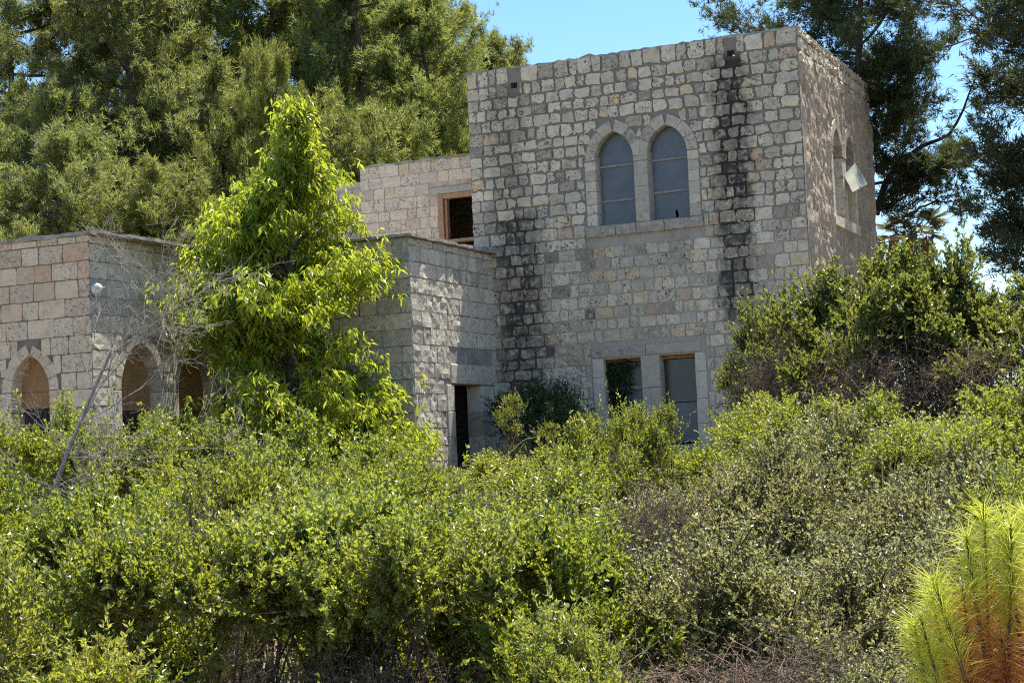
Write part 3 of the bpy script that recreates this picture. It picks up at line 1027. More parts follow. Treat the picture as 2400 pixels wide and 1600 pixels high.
M['cone'] = bark_mat('pine_cone', (0.03, 0.025, 0.022), (0.08, 0.06, 0.05), 20.0)


def bez(a, b, c, n):
    s_ = np.linspace(0, 1, n)[:, None]
    return (1 - s_) ** 2 * np.asarray(a, float) + 2 * s_ * (1 - s_) * np.asarray(b, float) + s_ ** 2 * np.asarray(c, float)


# ------------------------------------------------------------------ shrubs
def shrub_meshes(rng, R=1.0, Ht=2.3, lobes=21, lobe_r=0.42, shoots=105, per=24, L=0.050, W=0.028, leafmat='lentisk', twigs=1.0, up=0.9, tone0=0.45, base=0.46, spread=0.9):
    """One shrub: stems reaching into leafy lobes, each lobe a fan of shoots with leaves. Returns (foliage, stems)."""
    cen = np.array([0, 0, Ht * base])
    rad = np.array([R, R, Ht * (1 - base) - lobe_r * 0.5])
    lc, ld = [], []
    for k in range(lobes):
        d = unit(rng.normal(size=3))
        d[2] = abs(d[2]) if rng.random() < 0.72 else d[2]
        p = cen + d * rad * rng.uniform(0.45, 1.0)
        p[2] = max(p[2], Ht * 0.12)
        lc.append(p)
        ld.append(d)
    lc, ld = np.array(lc), np.array(ld)
    n = lobes * shoots
    li = np.repeat(np.arange(lobes), shoots)
    lsz = rng.uniform(0.6, 1.25, lobes)
    P0 = lc[li] + rng.normal(0, lobe_r * 0.25, (n, 3)) * lsz[li][:, None]
    Dr = unit(ld[li] * 0.55 + np.array([0, 0, up]) + rng.normal(0, 0.62, (n, 3)))
    Ln = lobe_r * lsz[li] * rng.uniform(0.45, 1.1, n)
    Ln[rng.random(n) < 0.05] *= 1.8
    st = np.clip(tone0 + rng.normal(0, 0.17, lobes)[li] + rng.normal(0, 0.10, n), 0.02, 0.9)
    # leaves
    si = np.repeat(np.arange(n), per)
    tt = 1.0 - 0.88 * rng.random(len(si)) ** 1.35
    P = P0[si] + Dr[si] * (Ln[si] * tt)[:, None]
    D = unit(Dr[si] * 0.55 + np.array([0, 0, 0.3]) + rng.normal(0, spread * 0.6, (len(si), 3)))
    tone = np.clip(st[si] + 0.18 * (tt - 0.5) + rng.normal(0, 0.16, len(si)), 0, 0.95)
    odd = rng.random(len(si)) < 0.012
    tone[odd] = rng.uniform(0.95, 1.0, odd.sum())
    v, f, t_ = leaves(P, D, L * rng.uniform(0.65, 1.25, len(si)), W * rng.uniform(0.7, 1.2, len(si)), tone, 0.22, rng)
    fol = mesh_np('foliage', v, f, t_, M[leafmat])
    A_ = Acc()
    for p in lc:
        b0 = np.array([*rng.normal(0, 0.09, 2), -0.1])
        midp = b0 * 0.4 + p * 0.6 + np.array([0, 0, -0.15 * Ht]) + rng.normal(0, 0.12, 3)
        v, f = tube(bez(b0, midp, p, 7), np.linspace(0.022, 0.005, 7) * (Ht / 2.3), 4)
        A_.add(v, f)
    m_ = int(n * twigs)
    pick = rng.permutation(n)[:m_] if twigs <= 1 else rng.integers(0, n, m_)
    v, f = rays3(lc[li[pick]] + (P0[pick] - lc[li[pick]]) * 0.3, P0[pick] + Dr[pick] * Ln[pick][:, None] * rng.uniform(0.7, 1.1, (m_, 1)), 0.0028, 0, rng)
    A_.add(v, f)
    return fol, A_.mesh('stems', M['bark'])


def dry_meshes(rng, R=0.8, Ht=2.0, lobes=22, shoots=130, lobe_r=0.45, leaf=4, green=0):
    cen = np.array([0, 0, Ht * 0.5])
    lc = []
    for k in range(lobes):
        d = unit(rng.normal(size=3))
        p = cen + d * np.array([R, R, Ht * 0.42]) * rng.uniform(0.3, 1.0)
        p[2] = max(p[2], 0.15)
        lc.append(p)
    lc = np.array(lc)
    n = lobes * shoots
    li = np.repeat(np.arange(lobes), shoots)
    P0 = lc[li] + rng.normal(0, lobe_r * 0.5, (n, 3))
    Dr = unit(rng.normal(0, 1, (n, 3)) + np.array([0, 0, 0.25]))
    Ln = lobe_r * rng.uniform(0.3, 1.1, n)
    A_ = Acc()
    v, f = rays3(P0, P0 + Dr * Ln[:, None], 0.0035, 0, rng)
    A_.add(v, f)
    for p in lc:
        b0 = np.array([*rng.normal(0, 0.12, 2), -0.1])
        v, f = tube(bez(b0, b0 * 0.4 + p * 0.6 + rng.normal(0, 0.2, 3), p, 7), np.linspace(0.02, 0.005, 7), 4)
        A_.add(v, f)
    si = np.repeat(np.arange(n), leaf)
    P = P0[si] + Dr[si] * (Ln[si] * rng.random(len(si)))[:, None]
    v, f, t_ = leaves(P, rng.normal(size=(len(si), 3)), 0.035, 0.015, rng.random(len(si)), 0.3, rng)
    return mesh_np('dead_leaves', v, f, t_, M['dry_leaf']), A_.mesh('stems', M['twig'])


rg = np.random.default_rng(101)
LENT = [shrub_meshes(rg) for _ in range(4)]
LENT_S = [shrub_meshes(rg, R=0.85, lobes=17, lobe_r=0.38, tone0=0.55, L=0.050, W=0.019) for _ in range(2)]
GREY = [shrub_meshes(rg, R=0.95, lobes=32, shoots=60, per=15, L=0.042, W=0.022, leafmat='greyleaf', twigs=2.2, lobe_r=0.42) for _ in range(3)]
FAR = [shrub_meshes(rg, R=0.95, lobes=24, shoots=60, per=16, L=0.054, W=0.026, tone0=0.52, up=0.7, lobe_r=0.38) for _ in range(3)]
HOLLOW = [shrub_meshes(rg, R=1.0, lobes=22, base=0.74, lobe_r=0.36, tone0=0.48) for _ in range(2)]
SPRIG = [shrub_meshes(rg, R=0.35, Ht=2.6, lobes=14, shoots=40, per=12, L=0.045, W=0.018, up=1.3, lobe_r=0.30, tone0=0.55)]
CAROB = [shrub_meshes(rg, R=1.4, Ht=3.7, lobes=40, shoots=42, per=16, L=0.085, W=0.042, leafmat='carob', lobe_r=0.44, up=1.2, tone0=0.5, twigs=3.0, base=0.44) for _ in range(2)]
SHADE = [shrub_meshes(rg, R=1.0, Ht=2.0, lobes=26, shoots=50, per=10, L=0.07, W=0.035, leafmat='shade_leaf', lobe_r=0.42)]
DRY = [dry_meshes(rg) for _ in range(2)]


def shrub(name, pair, x, y, ztop, sxy, Ht, label, group=None, cat='shrub', rz=None):
    g = float(ground_z(x, y))
    o = empty(name, (x, y, g), rg.uniform(0, 6.28) if rz is None else rz, (sxy, sxy, (ztop - g) / (Ht * 1.05)))
    tag(o, label, cat, group)
    link('foliage' if pair[0].name.startswith('foliage') else 'dead_leaves', pair[0], o)
    link('stems', pair[1], o)
    return o


G1 = 'shrubs crowding below the house'
# nearest row
shrub('lentisk_shrub', LENT_S[0], 2.91, -28.88, -0.86, 0.95, 2.3, 'bright leafy shrub filling the bottom left of the picture', G1)
shrub('lentisk_shrub', LENT_S[1], 4.30, -28.50, -1.20, 0.80, 2.3, 'low bright yellow-green shrub at the bottom edge left of centre', G1)
shrub('lentisk_shrub', LENT_S[0], 5.10, -27.60, -0.85, 0.70, 2.3, 'bright green shrub at the bottom edge just right of centre', G1)
shrub('lentisk_shrub', LENT[0], 0.95, -27.05, -0.32, 1.05, 2.3, 'green shrub at the left picture edge below the bare leaning tree', G1)
shrub('lentisk_shrub', HOLLOW[0], 1.95, -26.30, -0.24, 1.0, 2.3, 'dense green shrub right of the left edge shrub, dark trunk below', G1)
shrub('lentisk_shrub', HOLLOW[1], 2.75, -25.60, -0.15, 1.0, 2.3, 'wide green shrub over the dark hollow left of centre', G1)
shrub('lentisk_shrub', HOLLOW[0], 3.55, -25.70, -0.30, 0.9, 2.3, 'green shrub at picture centre beside the dark hollow', G1)
shrub('lentisk_shrub', LENT[0], 4.20, -25.50, -0.42, 0.85, 2.3, 'glossy green shrub right of centre, left of the grey twiggy shrubs', G1)
shrub('grey_shrub', GREY[0], 4.75, -24.70, -0.62, 1.0, 2.3, 'grey-green twiggy shrub nearest the glossy green one', G1)
shrub('grey_shrub', GREY[1], 5.45, -24.40, -0.45, 1.0, 2.3, 'grey-green sparse shrub with crooked dark stems, lower right', G1)
shrub('grey_shrub', GREY[2], 6.15, -24.20, -0.55, 1.0, 2.3, 'grey-green sparse shrub left of the orange pine sapling', G1)
shrub('dry_thicket', DRY[0], 5.55, -26.70, -1.15, 0.95, 2.0, 'brown leafless thicket at the bottom right of centre', G1)
shrub('dry_thicket', DRY[1], 6.35, -26.60, -1.10, 0.85, 2.0, 'brown leafless thicket at the bottom, beside the orange sapling', G1)
shrub('grey_shrub', GREY[0], 6.95, -27.30, -1.15, 0.75, 2.3, 'small grey-green shrub at the bottom under the orange sapling', G1)
shrub('grey_shrub', GREY[1], 7.10, -24.0, -0.42, 1.0, 2.3, 'grey-green shrub behind the yellow tips of the pine sapling', G1)
# middle row
MID = [(-3.6, -22.9, -0.02, LENT[1], 'lentisk_shrub', 'green shrub in the middle row at the far left edge'),
       (-2.5, -22.5, -0.10, LENT[0], 'lentisk_shrub', 'green shrub round the foot of the bare leaning trunk'),
       (-1.34, -22.6, 0.14, LENT[2], 'lentisk_shrub', 'green shrub below the bright drooping tree, left side'),
       (-0.1, -22.5, 0.16, LENT[3], 'lentisk_shrub', 'green shrub directly below the bright drooping tree'),
       (0.95, -22.1, 0.05, LENT[1], 'lentisk_shrub', 'green shrub below the annex corner'),
       (1.95, -21.7, -0.22, LENT[0], 'lentisk_shrub', 'green shrub below the black doorway'),
       (2.55, -20.4, -0.16, FAR[0], 'small_leaf_shrub', 'dense shrub below and right of the black doorway'),
       (3.35, -20.0, -0.08, GREY[2], 'grey_shrub', 'grey-green shrub below the paired lower windows'),
       (4.2, -19.6, -0.08, GREY[0], 'grey_shrub', 'grey-green shrub below the tower right corner'),
       (5.3, -20.2, -0.10, GREY[1], 'grey_shrub', 'grey-green shrub below the big glossy right shrub'),
       (6.4, -20.8, -0.12, GREY[2], 'grey_shrub', 'grey-green shrub at the right edge above the pine sapling'),
       (7.3, -20.9, -0.05, LENT[2], 'lentisk_shrub', 'green shrub at the right picture edge behind the sapling')]
for k, (x, y, z, pr, nm, lb) in enumerate(MID):
    shrub(nm, pr, x, y, z + (0.28, -0.25, 0.12, 0.40, 0.05, -0.2, 0.25, -0.15, 0.28, -0.2, 0.2, 0.1)[k], rg.uniform(0.9, 1.1), 2.3, lb, G1)
# far row against the walls
FARROW = [(-7.6, -18.1, 1.30, FAR[0], 1.1, 2.3, 'yellow-green shrub at the left edge under the pinkish arch'),
          (-6.5, -17.4, 1.0, FAR[1], 1.05, 2.3, 'yellow-green shrub below the wing corner'),
          (-5.37, -17.3, 1.0, FAR[2], 1.15, 2.3, 'yellow-green shrub below the oculus'),
          (-4.18, -16.8, 0.86, FAR[0], 1.15, 2.3, 'yellow-green shrub hiding the foot of the bright tree'),
          (-2.6, -17.1, 0.66, FAR[1], 1.15, 2.3, 'yellow-green shrub right of the bright tree foot'),
          (-1.2, -17.6, 0.26, FAR[2], 0.95, 2.3, 'yellow-green shrub before the annex corner'),
          (0.1, -18.1, 0.12, SPRIG[0], 1.1, 2.6, 'upright leafy sprig before the black doorway'),
          (0.45, -16.9, -0.02, FAR[0], 0.8, 2.3, 'low shrub in the gap right of the doorway'),
          (0.60, -15.8, 0.40, FAR[1], 0.85, 2.3, 'rounded shrub left of the lower windows'),
          (0.85, -14.7, 0.78, FAR[2], 0.62, 2.3, 'tall yellow-green shrub in front of the left lower window'),
          (1.42, -14.5, 0.98, SPRIG[0], 0.75, 2.6, 'thin upright sprig crossing the right lower window'),
          (2.1, -14.1, 0.55, FAR[0], 0.95, 2.3, 'yellow-green shrub right of the lower windows'),
          (3.2, -14.6, 0.40, FAR[1], 1.0, 2.3, 'shrub below the brown tangle right of the tower corner'),
          (4.4, -15.1, 0.50, GREY[1], 1.2, 2.3, 'twiggy shrub below the glossy right shrub'),
          (5.3, -15.9, 0.35, FAR[2], 1.1, 2.3, 'green shrub under the right edge of the glossy shrub'),
          (6.35, -16.6, 0.30, FAR[0], 1.1, 2.3, 'green shrub at the right picture edge, halfway up')]
for x, y, z, pr, sx, hh, lb in FARROW:
    shrub('yellow_green_shrub', pr, x, y, z + 0.06, sx, hh, lb, G1)
shrub('leafy_sprig', SPRIG[0], -3.95, -22.35, 1.35, 0.75, 2.6, 'tall leafy shoots poking in at the left picture edge', G1, rz=1.2)
shrub('dry_thicket', DRY[1], 0.2, -24.1, -0.28, 0.75, 2.0, 'pale brown dead twigs in the dark hollow left of centre', G1, rz=2.2)
shrub('dry_thicket', DRY[0], 2.6, -23.4, -0.22, 0.7, 2.0, 'pale brown dead twigs below the doorway among green shrubs', G1, rz=4.2)
shrub('dry_thicket', DRY[1], 4.0, -22.3, -0.25, 0.75, 2.0, 'pale brown dead twigs among the grey-green shrubs', G1, rz=5.2)
shrub('lentisk_shrub', LENT[3], 2.3, -24.4, -0.55, 0.9, 2.3, 'shaded green shrub inside the dark hollow left of centre', G1)
shrub('lentisk_shrub', LENT[2], 3.2, -24.2, -0.60, 0.9, 2.3, 'shaded green shrub inside the dark hollow near centre', G1)
shrub('dry_thicket', DRY[0], 2.55, -26.1, -1.25, 0.85, 2.0, 'brown dead twigs low in the dark hollow left of centre', G1, rz=0.7)
shrub('dry_thicket', DRY[1], 3.45, -26.2, -1.30, 0.80, 2.0, 'brown dead twigs low in the dark hollow near centre', G1, rz=3.7)
# broom with long arching stems
for bx_, by_, hh, lb in ((5.0, -17.6, 2.6, 'arching thin green broom stems right of the lower windows'), (6.3, -18.6, 2.3, 'arching thin broom stems near the right picture edge')):
    rr_ = np.random.default_rng(int(bx_ * 10))
    A = Acc()
    for k in range(60):
        az = rr_.uniform(0, 6.283)
        ln = hh * rr_.uniform(0.6, 1.1)
        e = np.array([math.cos(az) * ln * 0.75, math.sin(az) * ln * 0.75, ln * rr_.uniform(0.55, 1.0)])
        v, f = tube(bez((0, 0, 0), (e[0] * 0.25, e[1] * 0.25, e[2] * 0.9), e, 9), np.linspace(0.006, 0.0025, 9), 3)
        A.add(v, f, rr_.uniform(0.3, 1.0))
    o = A.build('broom', M['greyleaf'])
    o.location = (bx_, by_, float(ground_z(bx_, by_)) - 0.02)
    tag(o, lb, 'shrub', G1)
# big glossy shrubs right of the tower
shrub('carob_shrub', CAROB[0], 1.15, -7.9, 2.6, 0.68, 3.7, 'glossy shrub against the tower corner, nearest the black streak', 'glossy shrubs by the tower corner')
shrub('carob_shrub', CAROB[1], 2.75, -8.4, 3.45, 1.05, 3.7, 'tallest glossy shrub beside the tower corner', 'glossy shrubs by the tower corner')
shrub('carob_shrub', CAROB[0], 3.95, -8.0, 3.4, 1.1, 3.7, 'glossy shrub right of the tallest one', 'glossy shrubs by the tower corner', rz=2.0)
shrub('carob_shrub', CAROB[1], 5.15, -8.4, 2.9, 1.1, 3.7, 'glossy shrub at the right picture edge under the dark pine', 'glossy shrubs by the tower corner', rz=4.0)
shrub('dry_thicket', DRY[0], 1.6, -8.9, 1.9, 0.95, 2.0, 'brown tangle of dead vines left of the tower corner shrub', 'brown vine tangles')
shrub('dry_thicket', DRY[1], 3.2, -9.6, 1.55, 1.35, 2.0, 'brown tangle of dead vines below the tallest glossy shrub', 'brown vine tangles')
shrub('dry_thicket', DRY[0], 4.9, -9.5, 1.5, 1.35, 2.0, 'brown tangle of dead vines near the right picture edge', 'brown vine tangles', rz=1.0)
shrub('carob_shrub', CAROB[0], 6.6, -7.6, 2.3, 0.95, 3.7, 'glossy shrub cut by the right picture edge', 'glossy shrubs by the tower corner', rz=5.1)
for x, y, z, pr, sx, lb in ((2.4, -11.6, 0.95, FAR[2], 0.95, 'yellow-green shrub in front of the brown tangle'), (4.1, -12.0, 0.85, FAR[0], 1.0, 'yellow-green shrub under the second glossy shrub'), (5.9, -11.8, 0.9, FAR[1], 1.1, 'yellow-green shrub under the right edge glossy shrub'),
                            (6.2, -9.6, 1.5, FAR[2], 1.2, 'yellow-green shrub filling the gap at the right picture edge'), (-3.4, -9.6, 0.15, FAR[1], 1.0, 'small shrub in the shade left of the lower windows'), (-5.2, -10.6, 0.10, FAR[2], 1.0, 'small shrub in front of the doorway step'), (-1.6, -11.0, 0.25, FAR[0], 1.1, 'small shrub below the left lower window')):
    shrub('yellow_green_shrub', pr, x, y, z, sx, 2.3, lb, G1)
shrub('dry_thicket', DRY[1], 6.4, -9.0, 1.5, 1.3, 2.0, 'brown tangle of dead vines cut by the right picture edge', 'brown vine tangles', rz=2.8)
# dark growth in the corner between doorway and tower
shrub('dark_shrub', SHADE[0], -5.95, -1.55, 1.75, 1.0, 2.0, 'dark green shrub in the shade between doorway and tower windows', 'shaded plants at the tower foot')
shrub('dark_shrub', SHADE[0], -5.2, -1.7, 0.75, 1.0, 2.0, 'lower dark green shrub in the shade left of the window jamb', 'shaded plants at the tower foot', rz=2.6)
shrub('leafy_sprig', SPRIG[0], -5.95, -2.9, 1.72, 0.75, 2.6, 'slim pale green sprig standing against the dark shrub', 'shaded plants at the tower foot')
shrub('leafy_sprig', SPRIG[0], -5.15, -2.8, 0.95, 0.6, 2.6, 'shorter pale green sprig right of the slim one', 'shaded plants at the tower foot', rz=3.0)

# vine inside the left lower window
rv = np.random.default_rng(77)
n = 700
P = np.stack([rv.beta(1.2, 2.0, n) * 0.9 - 4.88, rv.uniform(0.10, 0.26, n), 2.12 - rv.beta(1.3, 1.5, n) * 1.0], -1)
P = P[(P[:, 0] < -4.3) | (P[:, 2] > 1.95)]
v, f, t_ = leaves(P, rv.normal(0, 1, (len(P), 3)) + np.array([0, -0.3, -0.5]), 0.075, 0.055, rv.random(len(P)), 0.2, rv)
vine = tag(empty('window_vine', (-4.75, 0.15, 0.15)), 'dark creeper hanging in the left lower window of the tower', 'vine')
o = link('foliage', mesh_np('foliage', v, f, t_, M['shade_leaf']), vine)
A = Acc()
for k in range(5):
    v, f = tube(bez((-4.85 + 0.03 * k, 0.2, 0.16), (-4.8 + rv.normal(0, 0.05), 0.18, 1.2), (-4.8 + 0.15 * k, 0.2, 2.1), 8), 0.008, 4)
    A.add(v, f)
A.build('stems', M['bark'], vine)
put(vine)

# ------------------------------------------------------------------ bright tree with drooping leaves
rt = np.random.default_rng(55)
bt = tag(empty('bright_tree', (-9.65, -5.75, -0.70), 0.0, (1.1, 1.1, 1.04)), 'bright lime green conical tree with drooping leaves before the annex', 'tree')
TZ = 7.85
spine = bez((0, 0, -0.1), (-0.25, 0.1, 4), (0.50, -0.2, TZ), 14)
v, f = tube(spine, np.linspace(0.13, 0.012, 14), 7)
link('trunk', mesh_np('trunk', v, f, None, M['bark'], True), bt)


def crown_r(z):
    return np.interp(z, [0.4, 2.0, 2.8, 3.6, 4.7, 5.2, 5.86, 6.5, 6.9, 7.38, 7.85], [1.7, 2.3, 2.0, 2.0, 1.95, 1.5, 1.15, 0.8, 0.42, 0.2, 0.06])


A = Acc()
LP, LD, LT = [], [], []
anchors = []
for k in range(76):
    z = 0.9 + 6.9 * ((k + rt.random()) / 76) ** 0.95
    anchors.append((z, rt.uniform(0, 6.283), crown_r(z) * rt.uniform(0.75, 1.2)))
for k in range(18):
    z = rt.uniform(0.9, 2.7)
    anchors.append((z, 0.3 + rt.normal(0, 0.45), rt.uniform(1.9, 2.4) * (1.2 - 0.15 * z)))
for k in range(14):
    z = rt.uniform(3.7, 4.9)
    anchors.append((z, 3.5 + rt.normal(0, 0.35), rt.uniform(1.7, 2.7)))
for k in range(9):
    z = rt.uniform(5.3, 6.4)
    anchors.append((z, 3.5 + rt.normal(0, 0.4), rt.uniform(1.0, 1.6)))
for k in range(117 * 4):
    z, az, r = anchors[k // 4]
    z = min(z + rt.normal(0, 0.16), 7.8)
    az += rt.normal(0, 0.30)
    r *= rt.uniform(0.7, 1.1)
    s0 = np.array([np.interp(z - 0.5, spine[:, 2], spine[:, i]) for i in range(3)])
    s0[2] = max(z - 0.55 - 0.2 * r, 0.3)
    s0[:2] = [np.interp(s0[2], spine[:, 2], spine[:, 0]), np.interp(s0[2], spine[:, 2], spine[:, 1])]
    cx = np.interp(z, spine[:, 2], spine[:, 0])
    cy = np.interp(z, spine[:, 2], spine[:, 1])
    e0 = np.array([cx + r * math.cos(az), cy + r * math.sin(az), z])
    br = bez(s0, s0 * 0.45 + e0 * 0.55 + np.array([0, 0, 0.35]), e0, 7)
    v, f = tube(br, np.linspace(0.02, 0.005, 7), 4)
    A.add(v, f)
    bt_tone = np.clip(rt.normal(0.45, 0.2), 0.03, 0.85)
    for tw in range(12):
        c = br[rt.integers(2, 7)] + rt.normal(0, 0.14, 3)
        nl = 9
        az2 = rt.uniform(0, 6.283, nl)
        dirs = np.stack([np.cos(az2) * 0.75, np.sin(az2) * 0.75, rt.uniform(-1.5, 0.0, nl)], -1) + (e0 - s0) * 0.15
        LP.append(c + rt.normal(0, 0.055, (nl, 3)))
        LD.append(dirs)
        tn = np.clip(bt_tone + rt.normal(0, 0.12, nl), 0, 0.93)
        tn[rt.random(nl) < 0.012] = 1.0
        LT.append(tn)
LP, LD, LT = np.concatenate(LP), np.concatenate(LD), np.concatenate(LT)
v, f, t_ = leaves(LP, LD, 0.15 * rt.uniform(0.65, 1.25, len(LP)), 0.050 * rt.uniform(0.8, 1.2, len(LP)), LT, 0.2, rt, droop=0.35)
link('foliage', mesh_np('foliage', v, f, t_, M['bright']), bt)
A.build('branches', M['bark'], bt)

# ------------------------------------------------------------------ bare leaning tree
rb = np.random.default_rng(66)
bare = tag(empty('bare_tree', (-5.75, -19.1, -1.37), 0.0, (0.84, 0.84, 0.84)), 'bare grey leaning tree with a fan of leafless twigs before the wing', 'tree')
v, f = tube(np.concatenate([[(-0.25, -0.3, -1.2)], bez((0, 0, -0.1), (0.15, 0.25, 1.3), (0.75, 1.3, 3.6), 9)]), np.linspace(0.055, 0.026, 10), 7)
link('trunk', mesh_np('trunk', v, f, None, M['bare_bark'], True), bare)
A = Acc()
RV = np.array([0.9136, 0.404, -0.046])


def twig(p, d, ln, r, lev):
    nseg = 7
    pts = [p]
    dd = d.copy()
    for i in range(nseg):
        dd = unit(dd + rb.normal(0, 0.15, 3) + np.array([0, 0, 0.03]))
        pts.append(pts[-1] + dd * ln / nseg)
    pts = np.array(pts)
    v_, f_ = tube(pts, np.linspace(r, max(r * 0.35, 0.003), nseg + 1), 5 if lev < 2 else 4)
    A.add(v_, f_)
    if lev >= 4:
        return
    nb = [0, 5, 6, 5][lev]
    for k in range(nb):
        i = rb.integers(2, nseg + 1)
        nd_ = unit(unit(pts[i] - pts[i - 1]) + rb.normal(0, 0.55, 3))
        twig(pts[i], nd_, ln * rb.uniform(0.4, 0.65), r * 0.5, lev + 1)


tip = bez((0, 0, -0.1), (0.15, 0.25, 1.3), (0.75, 1.3, 3.6), 9)
for k, (i, dx, dz, ln) in enumerate([(8, 0.8, 0.65, 2.3), (8, 0.35, 0.9, 1.6), (7, 1.0, 0.35, 2.6), (6, 1.0, 0.15, 2.3), (6, 0.6, 0.7, 1.6), (5, 1.0, 0.1, 2.4), (5, -0.7, 0.75, 1.4), (4, 1.0, 0.25, 1.9), (4, -0.8, 0.5, 1.5), (3, 0.9, 0.4, 1.5), (7, -0.3, 0.9, 1.2), (3, -0.9, 0.35, 1.2), (2, 0.95, 0.3, 1.6)]):
    d = unit(RV * dx + np.array([0, 0, dz]) + rb.normal(0, 0.12, 3))
    twig(tip[i], d, ln * 0.85, 0.012, 1)
A.build('branches', M['grey_bark'], bare)
# fallen pale dead branch by the doorway
A = Acc()
A2 = A
for d0, ln in ((np.array([0.85, 0.25, 0.40]), 1.1), (np.array([0.3, 0.1, 0.9]), 0.55)):
    twig(np.zeros(3), unit(d0), ln, 0.016, 3)
db = tag(A.build('dead_branch', M['grey_bark']), 'pale dead branch sticking up in front of the doorway foot', 'branch')
db.location = (-5.7, -5.2, -0.35)

# ------------------------------------------------------------------ pines
def pine_meshes(rng, Ht=15.0, R=3.3, limbs=64, side=17, tufts=19, low=0.10, needle='needle', nl=0.20, nw=0.026, blade=8, peak=0.45, tone0=0.5):
    A_ = Acc()
    sp_ = np.stack([np.cumsum(rng.normal(0, 0.12, 16)), np.cumsum(rng.normal(0, 0.12, 16)), np.linspace(-0.2, Ht * 0.97, 16)], -1)
    v_, f_ = tube(sp_, np.linspace(0.24, 0.03, 16), 7)
    trunk = mesh_np('trunk', v_, f_, None, M['pine_bark'], True)
    TP, TD, TT = [], [], []
    for k in range(limbs):
        h = low + (0.98 - low) * (k + rng.random()) / limbs
        env = np.interp(h, [low, peak, 0.75, 0.9, 1.0], [0.55, 1.0, 0.75, 0.45, 0.12])
        az = k * 2.4 + rng.normal(0, 0.5)
        ln = R * env * rng.uniform(0.55, 1.12)
        p0 = np.array([np.interp(h * Ht, sp_[:, 2], sp_[:, i]) for i in range(3)])
        out_ = np.array([math.cos(az), math.sin(az), 0])
        rise = rng.uniform(0.15, 0.75) * ln
        pe = p0 + out_ * ln + np.array([0, 0, rise])
        lb = bez(p0, p0 + out_ * ln * 0.55 + np.array([0, 0, rise * 0.1]), pe, 8)
        v_, f_ = tube(lb, np.linspace(0.05, 0.012, 8), 4)
        A_.add(v_, f_)
        lt = np.clip(tone0 + rng.normal(0, 0.12), 0.05, 0.85)
        for j in range(side):
            i = rng.integers(2, 8)
            sd_ = unit(out_ * 0.6 + rng.normal(0, 0.6, 3) + np.array([0, 0, 0.45]))
            sl = rng.uniform(0.45, 1.15) * (0.5 + 0.5 * env)
            e = lb[i] + sd_ * sl
            v_, f_ = rays3(lb[i][None], e[None], 0.012, 0, rng)
            A_.add(v_, f_)
            u = rng.uniform(0.25, 1.05, tufts)
            TP.append(lb[i] + sd_ * (sl * u)[:, None] + rng.normal(0, 0.10, (tufts, 3)))
            TD.append(unit(sd_ + rng.normal(0, 0.55, (tufts, 3)) + np.array([0, 0, 0.25])))
            TT.append(np.clip(lt + rng.normal(0, 0.16, tufts), 0, 0.92))
    TP, TD, TT = np.concatenate(TP), np.concatenate(TD), np.concatenate(TT)
    i = np.repeat(np.arange(len(TP)), blade)
    v_, f_, t_ = blades(TP[i] + rng.normal(0, 0.03, (len(i), 3)), TD[i] + rng.normal(0, 0.55, (len(i), 3)), nl * rng.uniform(0.6, 1.15, len(i)), nw, TT[i], rng)
    return trunk, A_.mesh('branches', M['pine_bark']), mesh_np('crown', v_, f_, t_, M[needle])


rp = np.random.default_rng(303)
PINE = [pine_meshes(rp, peak=p, R=r) for p, r in ((0.42, 3.4), (0.5, 3.1), (0.36, 3.7))]
PINE_LOW = [pine_meshes(rp, Ht=10, R=3.2, low=0.04, limbs=54, side=17, tufts=18, peak=0.35, tone0=0.62) for _ in range(2)]
PINE_DARK = [pine_meshes(rp, Ht=15, R=3.6, low=0.40, limbs=58, side=19, tufts=19, needle='needle_shade', peak=0.72),
             pine_meshes(rp, Ht=14, R=2.6, low=0.12, limbs=70, side=19, tufts=18, needle='needle_shade', peak=0.45)]


def pine(src, x, y, ztop, Ht, sxy, label, group, rz=None, name='pine_tree'):
    g = float(ground_z(x, y))
    o = tag(empty(name, (x, y, g), rp.uniform(0, 6.28) if rz is None else rz, (sxy, sxy, (ztop - g) / Ht)), label, 'tree', group)
    for nm, me in zip(('trunk', 'branches', 'crown'), src):
        link(nm, me, o)
    return o


G2 = 'pines behind the house'
pine(PINE[0], -30.5, 11.9, 19.8, 15, 1.25, 'tall pine at the left picture edge', G2)
pine(PINE[1], -26.2, 12.2, 20.5, 15, 1.25, 'tall pine second from the left edge', G2)
pine(PINE_LOW[0], -24.2, 4.6, 9.8, 10, 1.0, 'low bushy pine behind the wing roof at the left edge', G2)
pine(PINE_LOW[1], -20.9, 5.6, 8.9, 10, 0.9, 'low bushy pine behind the wing roof, nearer the bright tree', G2)
pine(PINE[2], -25.0, 18.3, 22.0, 15, 1.3, 'tall pine rising left of the bright tree top', G2)
pine(PINE_LOW[0], -18.4, 9.0, 12.6, 10, 0.72, 'slim pale pine directly behind the bright tree top', G2, 1.0)
pine(PINE[0], -19.9, 16.6, 20.5, 15, 1.15, 'tall pine rising above the bright tree', G2, 2.0)
pine(PINE[1], -15.9, 13.0, 15.2, 15, 1.05, 'pine behind the upper room, right of the bright tree', G2, 3.0)
pine(PINE[2], -19.0, 20.0, 17.2, 15, 1.05, 'tall pine behind the upper room, near the tower', G2, 4.0)
pine(PINE[0], -18.7, 27.0, 17.0, 15, 1.1, 'thin-topped pine showing just left of the tower top', G2, 5.0)
pine(PINE_LOW[1], -14.6, 8.9, 10.4, 10, 0.85, 'low bushy pine right behind the upper room wall', G2, 2.5)
pine(PINE[2], -33.5, 22.0, 24.0, 15, 1.3, 'distant pine filling the gap at the upper left', G2, 0.5)
